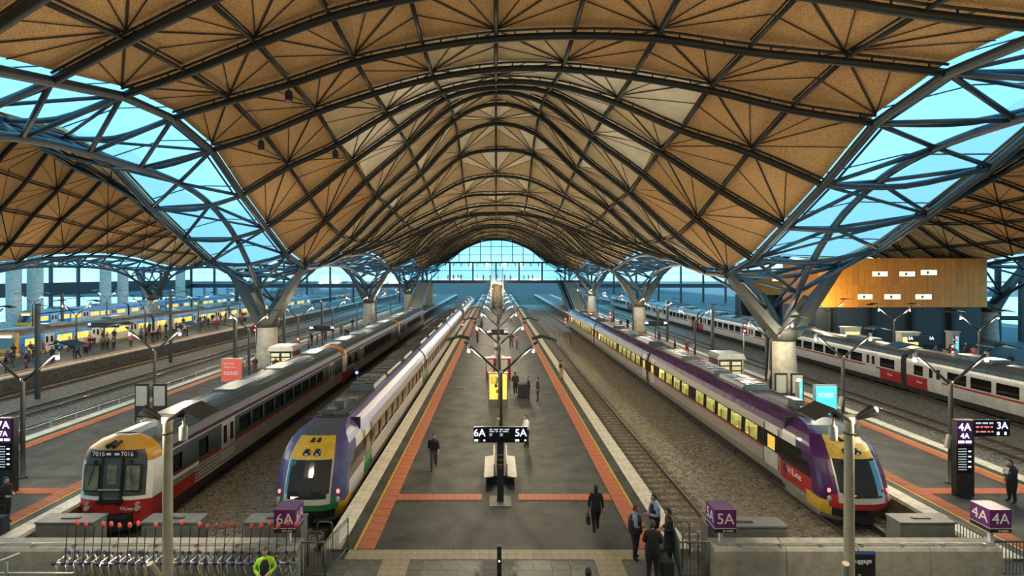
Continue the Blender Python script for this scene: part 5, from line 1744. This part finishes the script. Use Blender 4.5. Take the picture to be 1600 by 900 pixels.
for sx_ in (-1, 1):
    for sy_ in (-1, 1): MB().bb(sx_ * 1.6 - 0.12, sx_ * 1.6 + 0.12, sy_ * 1.6 - 0.12, sy_ * 1.6 + 0.12, 0, 11).build('corner_post', steel_mid, r)
# two service posts flanking it
# glass facades closing the sides
fac_dark = M('facade_dark', (0.02, 0.025, 0.03), 0.5)
def facade(name, label, p0, p1, n, h, z_band, th=0.3):
    r = struct(name, label)
    a = Vector((p0[0], p0[1], 0)); b = Vector((p1[0], p1[1], 0))
    d = (b - a) / n
    L = d.length; ang = math.atan2(d.y, d.x)
    for i in range(n + 1):
        p = a + d * i
        MB().box((p.x, p.y, h / 2), (0.5, th + 0.3, h), 0, rz=ang).build('mullion', fac_dark, r)
    for i in range(n):
        c = a + d * (i + 0.5)
        for (z0, z1) in ((0.1, z_band[0] - 0.1), (z_band[1] + 0.1, (h + z_band[1]) / 2 - 0.1), ((h + z_band[1]) / 2 + 0.1, h)):
            MB().box((c.x, c.y, (z0 + z1) / 2), (L - 0.6, 0.06, z1 - z0), 0, rz=ang).build('pane', pane_clear, r)
        MB().box((c.x, c.y, (h + z_band[1]) / 2), (L - 0.5, 0.12, 0.16), 0, rz=ang).build('transom', fac_dark, r)
        MB().box((c.x, c.y, sum(z_band) / 2), (L - 0.2, 0.5, z_band[1] - z_band[0]), 0, rz=ang).build('spandrel', fac_dark, r)
facade('window_2', 'tall glass facade behind the blue trains at far left', (-100, 62), (-100, 168), 14, 15, (4.5, 7.4))
facade('window_3', 'glass facade at the far end on the left', (-100, 168), (-24, 168), 10, 13, (4.8, 6.0))
facade('window_4', 'glass facade at the far end on the right', (24, 168), (90, 168), 9, 13, (4.8, 6.0))
facade('window_5', 'glass wall with dark mullions right of the orange building', (68.2, 73), (82, 70), 5, 13, (2.9, 3.5))
for i, (x, y, rr_, lab) in enumerate(((-90, 95.5, 1.1, 'leftmost tall concrete column behind the blue trains'), (-90, 100.0, 1.25, 'second tall concrete column behind the blue trains'),
                                 (-90, 118, 1.1, 'third tall concrete column behind the blue trains'), (-90, 123.5, 1.1, 'fourth tall concrete column behind the blue trains'), (-90, 146, 1.2, 'rightmost tall concrete column behind the blue trains'))):
    r = thing('facade_column', lab, 'column', (x, y, -1.3))
    MB().lathe([(rr_ * 1.15, 0), (rr_ * 1.15, 0.4), (rr_, 0.5), (rr_, 14.2)], n=18).build('shaft', concrete, r, True)
    MB().lathe([(rr_, 14.2), (rr_ * 1.3, 14.8), (rr_ * 1.3, 15.2)], n=18).build('capital', concrete, r, True)
# orange building
def orange_mat(name, c):
    return M(name, c, 0.55, 0, 0.12, 1.0)
or1 = orange_mat('orange_cladding', (0.66, 0.25, 0.015)); or2 = orange_mat('orange_cladding_dull', (0.56, 0.215, 0.018))
lit_w = M('lit_office_window', (0.8, 0.8, 0.5), 0.4, 0, 0, emit=(1.0, 0.95, 0.55), estr=1.6)
def obuild(x0, x1, y0, y1, z0, z1, label, wins):
    r = thing('orange_building', label, 'building', ((x0 + x1) / 2, y0, 0))
    cx_ = (x0 + x1) / 2
    MB().bb(x0 - cx_ + 0.05, x1 - cx_ - 0.05, 0.1, y1 - y0, z0 + 0.05, z1 - 0.05).build('core', or2, r)
    n = int((x1 - x0) / 0.75)
    wd = (x1 - x0) / n
    zm = (z0 + z1) / 2 - 0.3
    for i in range(n):
        xa = x0 - cx_ + i * wd
        for (a, b) in ((z0, zm), (zm, z1)):
            MB().bb(xa + 0.012, xa + wd - 0.012, 0.0, 0.12, a + 0.02, b - 0.02).build('cladding_panel', or1 if random.random() < 0.8 else or2, r)
    MB().bb(x1 - cx_, x1 - cx_ + 0.25, 0.0, y1 - y0, z0, z1).build('end_trim', M('pale_trim', (0.45, 0.30, 0.14), 0.5), r)
    for (wx, wz, ww) in wins:
        f = MB().bb(wx - cx_, wx + ww - cx_, -0.03, 0.02, wz, wz + 0.62).build('window', lit_w, r)
        MB().bb(wx - cx_ - 0.06, wx + ww - cx_ + 0.06, -0.02, 0.0, wz - 0.06, wz + 0.68).build('window_frame', or2, r)
        MB().bb(wx - cx_ + ww * 0.35, wx - cx_ + ww * 0.5, -0.04, -0.03, wz + 0.1, wz + 0.5).build('blind_gap', green, r)
    MB().bb(x0 - cx_, x1 - cx_, 0.6, y1 - y0, 0, z0 - 0.02).build('undercroft', fac_dark, r)
    k = x0 - cx_ + 2
    while k < x1 - cx_:
        MB().bb(k, k + 0.5, 0.05, 0.5, 0, z0).build('pillar', steel_dark, r); k += 5.2
obuild(42.5, 64.5, 67.5, 76, 5.0, 11.5, 'orange clad building raised above the right platform', [(49.6, 9.1, 2.0), (53.2, 9.1, 2.0), (57 - 1.0, 9.3, 2.1), (47.7, 6.1, 1.9), (51.2, 6.1, 2.1), (55.3, 6.1, 2.1)])
obuild(48.6, 64.5, 101, 104, 5.2, 10.0, 'more distant orange clad block seen through the right truss', [(54.5, 8.0, 2.0), (60, 8.0, 1.5)])
# lit shop windows and ticket kiosks under it
def lit_box(loc, sz, m, label, name='ticket_kiosk'):
    r = thing(name, label, 'kiosk', loc)
    MB().bb(-sz[0] / 2, sz[0] / 2, -0.4, 0.4, 0, sz[2]).build('case', M('kiosk_body', (0.3, 0.31, 0.28), 0.5), r)
    MB().bb(-sz[0] / 2 + 0.15, sz[0] / 2 - 0.15, -0.44, -0.4, 0.5, sz[2] - 0.45).build('lit_panel', m, r)
    MB().bb(-sz[0] / 2 - 0.1, sz[0] / 2 + 0.1, -0.5, 0.5, sz[2], sz[2] + 0.15).build('cap', steel_mid, r)
yl = M('lit_yellow_panel', (0.7, 0.55, 0.15), 0.5, 0, 0.2, 3, emit=(1, 0.75, 0.25), estr=0.9)
cyl_ = M('lit_cyan_panel', (0.1, 0.5, 0.6), 0.5, 0, 0.2, 3, emit=(0.1, 0.7, 0.9), estr=0.9)
lit_box((42.2, 61, 0), (1.9, 1, 3.0), yl, 'yellow lit ticket kiosk below the orange building, left one')
lit_box((44.2, 55, 0), (1.9, 1, 3.1), yl, 'yellow lit ticket kiosk below the orange building, right one')
lit_box((53.5, 60, 0), (0.9, 1, 2.6), cyl_, 'cyan lit advertising column near the far right glass wall', 'advertising_column')
for (x, y, lab) in ((47.5, 60, 'grey litter bin near the yellow kiosk'), (50.5, 57, 'grey bin right of the red signal under the orange building')):
    r = thing('bin', lab, 'bin', (x, y, 0)); MB().bb(-0.5, 0.5, -0.35, 0.35, 0, 1.0).build('body', steel_mid, r); MB().bb(-0.55, 0.55, -0.4, 0.4, 1.0, 1.1).build('lid', black, r)
railing((40.6, 36), (40.6, 66), 'long pale railing along the platform edge beyond the silver suburban train', gap=1.9)
railing((40.6, 68), (40.6, 110), 'distant railing along the platform beyond the silver suburban train', gap=1.9)
# unseen wall and soffit added behind the camera to block blue sky light
b = struct('wall_back', 'unseen concourse wall behind the viewpoint, added to block sky light')
MB().bb(-60, 60, -6.4, -6, -1, 22).build('wall_panel', M('unseen_back_wall', (0.36, 0.31, 0.23), 0.8, 0, 0.1, 1), b)
MB().bb(-60, 60, -6, 9.0, 23.5, 23.9).build('sky_block_soffit', pan_tan, b)
for i, x in enumerate((-14, -5, 5, 14)):  # unseen lamps added above the frame to warm the foreground
    r = thing('added_foreground_lamp', 'unseen lamp added to light the foreground, %s over the concourse' % ORD[i], 'lamp', (x, 9.5, 15.0))
    MB().lathe([(0.30, 0), (0.32, 0.1), (0.12, 0.5), (0.05, 0.55)], n=14).build('shade', black, r)
    MB().cyl((0, 0, 0.55), (0, 0, 8.5), 0.02, n=6).build('cord', black, r)
    lamp('lamp_light', (0, 0, -0.15), LAMP_W * 0.8, LAMP_COL, 0.15, r)
# ---------------------------------------------------------------- people
F_CAM, F_AWAY, F_L, F_R = 0.0, PI, -PI / 2, PI / 2
person('walk_h', (-3.0, 24.7, 0), 0.1, 'man in black jacket walking towards the camera on the central platform', C_BLACK, C_GREY)
w_ = person('bag_h', (3.66, 18.75, 0), F_AWAY, 'woman in black suit walking away with a black handbag', C_BLACK, C_BLACK, None, None, True, 0.98)
b_ = thing('handbag', 'black handbag held by the woman in the black suit', 'handbag', (3.37, 18.75, 0.36))
MB().prism([(-0.16, 0), (-0.13, 0.3), (0.13, 0.3), (0.16, 0)], 'x', -0.06, 0.06).build('body', C_BLACK, b_)
MB().tube([(0, -0.08, 0.3), (0, -0.05, 0.44), (0, 0.05, 0.44), (0, 0.08, 0.3)], 0.012, 6).build('strap', C_BLACK, b_)
# four staff by the right railing
def vest_parts(p, fat=1.0):
    pass
pa = person('fold_fat', (4.62, 17.0, 0), F_R - 0.25, 'heavy staff member in black vest and blue shirt, arms folded, facing right', C_BLUE, C_BLACK, H_BROWN, None, False, 1.02)
pb = person('front_fat', (4.85, 15.85, 0), F_AWAY - 0.15, 'staff member in black jacket seen from behind, nearest of the four', C_BLACK, C_BLACK, H_BROWN, None, False, 1.04)
pc = person('fold_h', (5.5, 17.75, 0), F_L + 0.2, 'staff member in black vest and pale blue shirt at the back of the four', C_BLUE, C_BLACK, H_DARK, None, False, 1.04)
pd = person('front_coat', (5.66, 16.75, 0), F_L - 0.1, 'staff member in long black coat beside the right railing', C_BLACK, C_BLACK, H_DARK, None, False, 1.02)
def torso_vest(p, f):
    mb = MB()
    n = 18
    rings = [(0.92, 0.172 * f, 0.142 * f), (1.05, 0.168 * f, 0.142 * f), (1.18, 0.165 * f, 0.137 * f), (1.30, 0.172 * f, 0.137 * f), (1.40, 0.13 * f, 0.115 * f), (1.47, 0.09, 0.085)]
    V = []; F = []
    for (z, a, b) in rings:
        for k in range(n): V.append((a * math.cos(2 * PI * k / n), b * math.sin(2 * PI * k / n), z))
    for i in range(len(rings) - 1):
        for k in range(n): F.append((i * n + k, i * n + (k + 1) % n, (i + 1) * n + (k + 1) % n, (i + 1) * n + k))
    mb.add(V, F)
    return mb
torso_vest(pa, 1.62).build('vest', C_BLACK, pa, True)
torso_vest(pc, 1.22).build('vest', C_BLACK, pc, True)
cm = MB()
n = 18; V = []; F = []
rings = [(0.50, 0.25, 0.20), (0.75, 0.21, 0.17), (0.98, 0.18, 0.145), (1.15, 0.165, 0.138)]
for (z, a, b) in rings:
    for k in range(n): V.append((a * math.cos(2 * PI * k / n), b * math.sin(2 * PI * k / n), z))
for i in range(len(rings) - 1):
    for k in range(n): F.append((i * n + k, i * n + (k + 1) % n, (i + 1) * n + (k + 1) % n, (i + 1) * n + k))
cm.add(V, F)
coat_me = cm.mesh('coat_skirt', C_BLACK, True)
put('coat_skirt', coat_me, pd)
def suitcase(loc, label, m, sc=(0.45, 0.3, 0.65), rz=0.0):
    r = thing('suitcase', label, 'suitcase', loc, rz)
    w, d, h = sc
    mb = MB().bb(-w / 2, w / 2, -d / 2, d / 2, 0.06, h)
    o = mb.build('case', m, r)
    bv = o.modifiers.new('bevel', 'BEVEL'); bv.width = 0.04; bv.segments = 2
    MB().tube([(-w * 0.3, d * 0.3, h), (-w * 0.3, d * 0.3, h + 0.35), (w * 0.3, d * 0.3, h + 0.35), (w * 0.3, d * 0.3, h)], 0.012, 6).build('handle', black, r)
    for s in (-1, 1): MB().cyl((s * w * 0.4 - 0.02, d * 0.35, 0.05), (s * w * 0.4 + 0.02, d * 0.35, 0.05), 0.05, n=10).build('wheel', black, r)
    return r
suitcase((5.32, 16.0, 0), 'black holdall at the feet of the staff group', C_BLACK, (0.4, 0.35, 0.55))
suitcase((2.0, 38.7, 0), 'tall black luggage stack beside the two suited men', C_BLACK, (0.7, 0.5, 1.15))
tan = person('front', (5.85, 45.8, 0), F_AWAY + 0.5, 'person in tan coat reading at the right platform edge', C_TAN, C_TAN, H_BROWN)
bp = MB().sphere((0, 0, 0), (0.16, 0.1, 0.22)).build('backpack', C_NAVY, None, True, (5.72, 45.66, 1.22)); tag(bp, 'dark backpack worn by the person in the tan coat', 'backpack')
bp.location = (5.85 - 0.09, 45.8 - 0.16, 1.24)
person('walk', (1.5, 40.0, 0), F_AWAY, 'person in dark clothes walking away right of the yellow map board', C_BLACK, C_BLACK)
person('front', (2.42, 38.3, 0), F_R, 'man in black suit facing right beside the luggage stack', C_BLACK, C_BLACK, H_BROWN)
person('stand', (3.1, 38.0, 0), F_L, 'man in dark grey suit facing left near the luggage stack', C_NAVY, C_NAVY, H_DARK)
person('phone', (1.66, 27.9, 0), F_L + 0.5, 'person in white shirt standing behind the 6A and 5A screen', C_WHITE, C_BLACK, H_DARK)
hv = person('front_h', (-6.52, 14.45, 0), F_CAM + 0.3, 'worker in lime hi-vis vest among the trolleys', C_LIME, C_NAVY, H_BROWN)
torso_vest(hv, 1.1).build('shirt', C_NAVY, hv, True)
for i, (x, hr, tp, lab) in enumerate(((-0.5, H_GREY, C_GREY, 'grey haired person at the bottom edge, left of the help bollard'), (0.48, H_GREY, C_WHITE, 'grey haired person in pale top at the bottom edge, right of the help bollard'), (2.42, H_DARK, C_BLACK, 'dark haired person in black at the bottom edge below the walking woman'))):
    person('walk', (x, 13.35, 0), F_AWAY, lab, tp, C_NAVY, hr)
person('phone_h', (21.35, 21.2, 0), F_L, 'woman in dark jacket looking at a white paper on the right platform', C_NAVY, C_BLACK, H_DARK, None, True)
pp = MB().box((21.03, 21.12, 1.38), (0.02, 0.22, 0.28), 0, ry=0.3).build('white_paper', white); tag(pp, 'white paper held by the woman on the right platform', 'paper')
person('front', (-18.6, 19.4, 0), F_R, 'person in dark coat at the left picture edge, right one', C_BLACK, C_BLACK)
person('stand', (-19.3, 18.9, 0), F_R + 0.4, 'person in dark coat at the left picture edge, left one', C_NAVY, C_BLACK)
suitcase((-18.1, 18.7, 0), 'dark suitcase by the people at the left picture edge', C_NAVY)
# small figures along the central platform
TOPS = [C_BLACK, C_NAVY, C_GREY, C_BLACK, C_BROWN, C_RED, C_WHITE, C_GREEN, C_BLACK, C_BL2, C_PINK, C_NAVY]
OB = [(-23, 51.6, 1.6), (-23, 92.5, 1.6), (-20.2, 49, 1.8), (23, 41.2, 1.6), (23, 82, 1.6), (20, 44.5, 1.8), (0.2, 66, 1.2), (0.2, 58, 0.9), (-21, 62, 0.8), (21.2, 68, 0.8),
      (43, 52, 0.9), (-50.5, 66, 0.9), (42.2, 61, 1.5), (44.2, 55, 1.5), (53.5, 60, 1.0), (47.5, 60, 1.0), (50.5, 57, 1.0), (-21.2, 55, 0.7), (17.8, 80, 0.7), (44, 49.5, 0.7), (52, 58, 0.7), (-4.8, 74, 0.7), (-49.8, 54.5, 0.8), (20.6, 36, 1.2)]
for nm, x, ys in rows: OB += [(x, y, 0.7) for y in ys]
for x, y in ((24.1, 45.5), (24.1, 57), (24.1, 72), (-26.5, 52), (-26.5, 64), (-26.5, 78)): OB.append((x, y, 0.7))
def crowd(n, xr, yr, label, group, seed, poses=('stand', 'front', 'walk', 'phone', 'fold'), tops=TOPS, z=0.0):
    rg = random.Random(seed)
    pts = []
    tries = 0
    while len(pts) < n and tries < 4000:
        tries += 1
        x = rg.uniform(*xr); y = yr[0] + (yr[1] - yr[0]) * rg.random() ** 1.25
        if any((x - a) ** 2 + (y - b) ** 2 < q * q for a, b, q in OB): continue
        if all((x - a) ** 2 + (y - b) ** 2 > 0.8 for a, b in pts):
            pts.append((x, y))
    for (x, y) in pts:
        ps = rg.choice(poses); tp = rg.choice(tops); lg = rg.choice([C_BLACK, C_NAVY, C_GREY, C_BROWN]); hr = rg.choice([H_DARK, H_BROWN, H_DARK, H_FAIR, H_GREY])
        q = int(4 * (y - yr[0]) / (yr[1] - yr[0]) * 0.999) if z == 0 else int(4 * (x - xr[0]) / (xr[1] - xr[0]) * 0.999)
        zone = (('near end', 'near half', 'far half', 'far end') if z == 0 else ('left end', 'left half', 'right half', 'right end'))[q]
        nmc = lambda m: m.name.replace('cloth_', '').replace('hair_', '').replace('_', ' ')
        act = {'stand': 'standing', 'front': 'hands forward', 'walk': 'walking', 'phone': 'hand raised', 'fold': 'arms folded'}[ps]
        lab = '%s-haired commuter in %s top and %s trousers, %s, %s of %s' % (nmc(hr), nmc(tp), nmc(lg), act, zone, label)
        person(ps, (x, y, z), rg.uniform(0, 6.28), lab, tp, lg, hr, group, False, rg.uniform(0.93, 1.05))
crowd(85, (-54.8, -46.0), (48, 108), 'crowded platform', 'commuters by the blue trains', 3)
crowd(26, (-26.2, -18.8), (46, 92), 'left platform', 'commuters on the left platform', 4)
crowd(12, (-2.6, 3.2), (60, 128), 'central platform', 'distant figures on the central platform', 5)
crowd(10, (18.6, 23.2), (48, 110), 'right platform', 'distant figures on the right platform', 6)
crowd(18, (41.5, 60), (38, 66), 'orange building platform', 'passengers below the orange building', 8)
crowd(18, (-24, 24), (151.2, 154.5), 'footbridge', 'people on the footbridge', 9, z=7.4)
yv = person('stand', (-49.8, 54.5, 0), 0.5, 'worker in yellow jacket among the crowd near the blue train', M('cloth_yellow', (0.6, 0.42, 0.03), 0.8), C_NAVY)
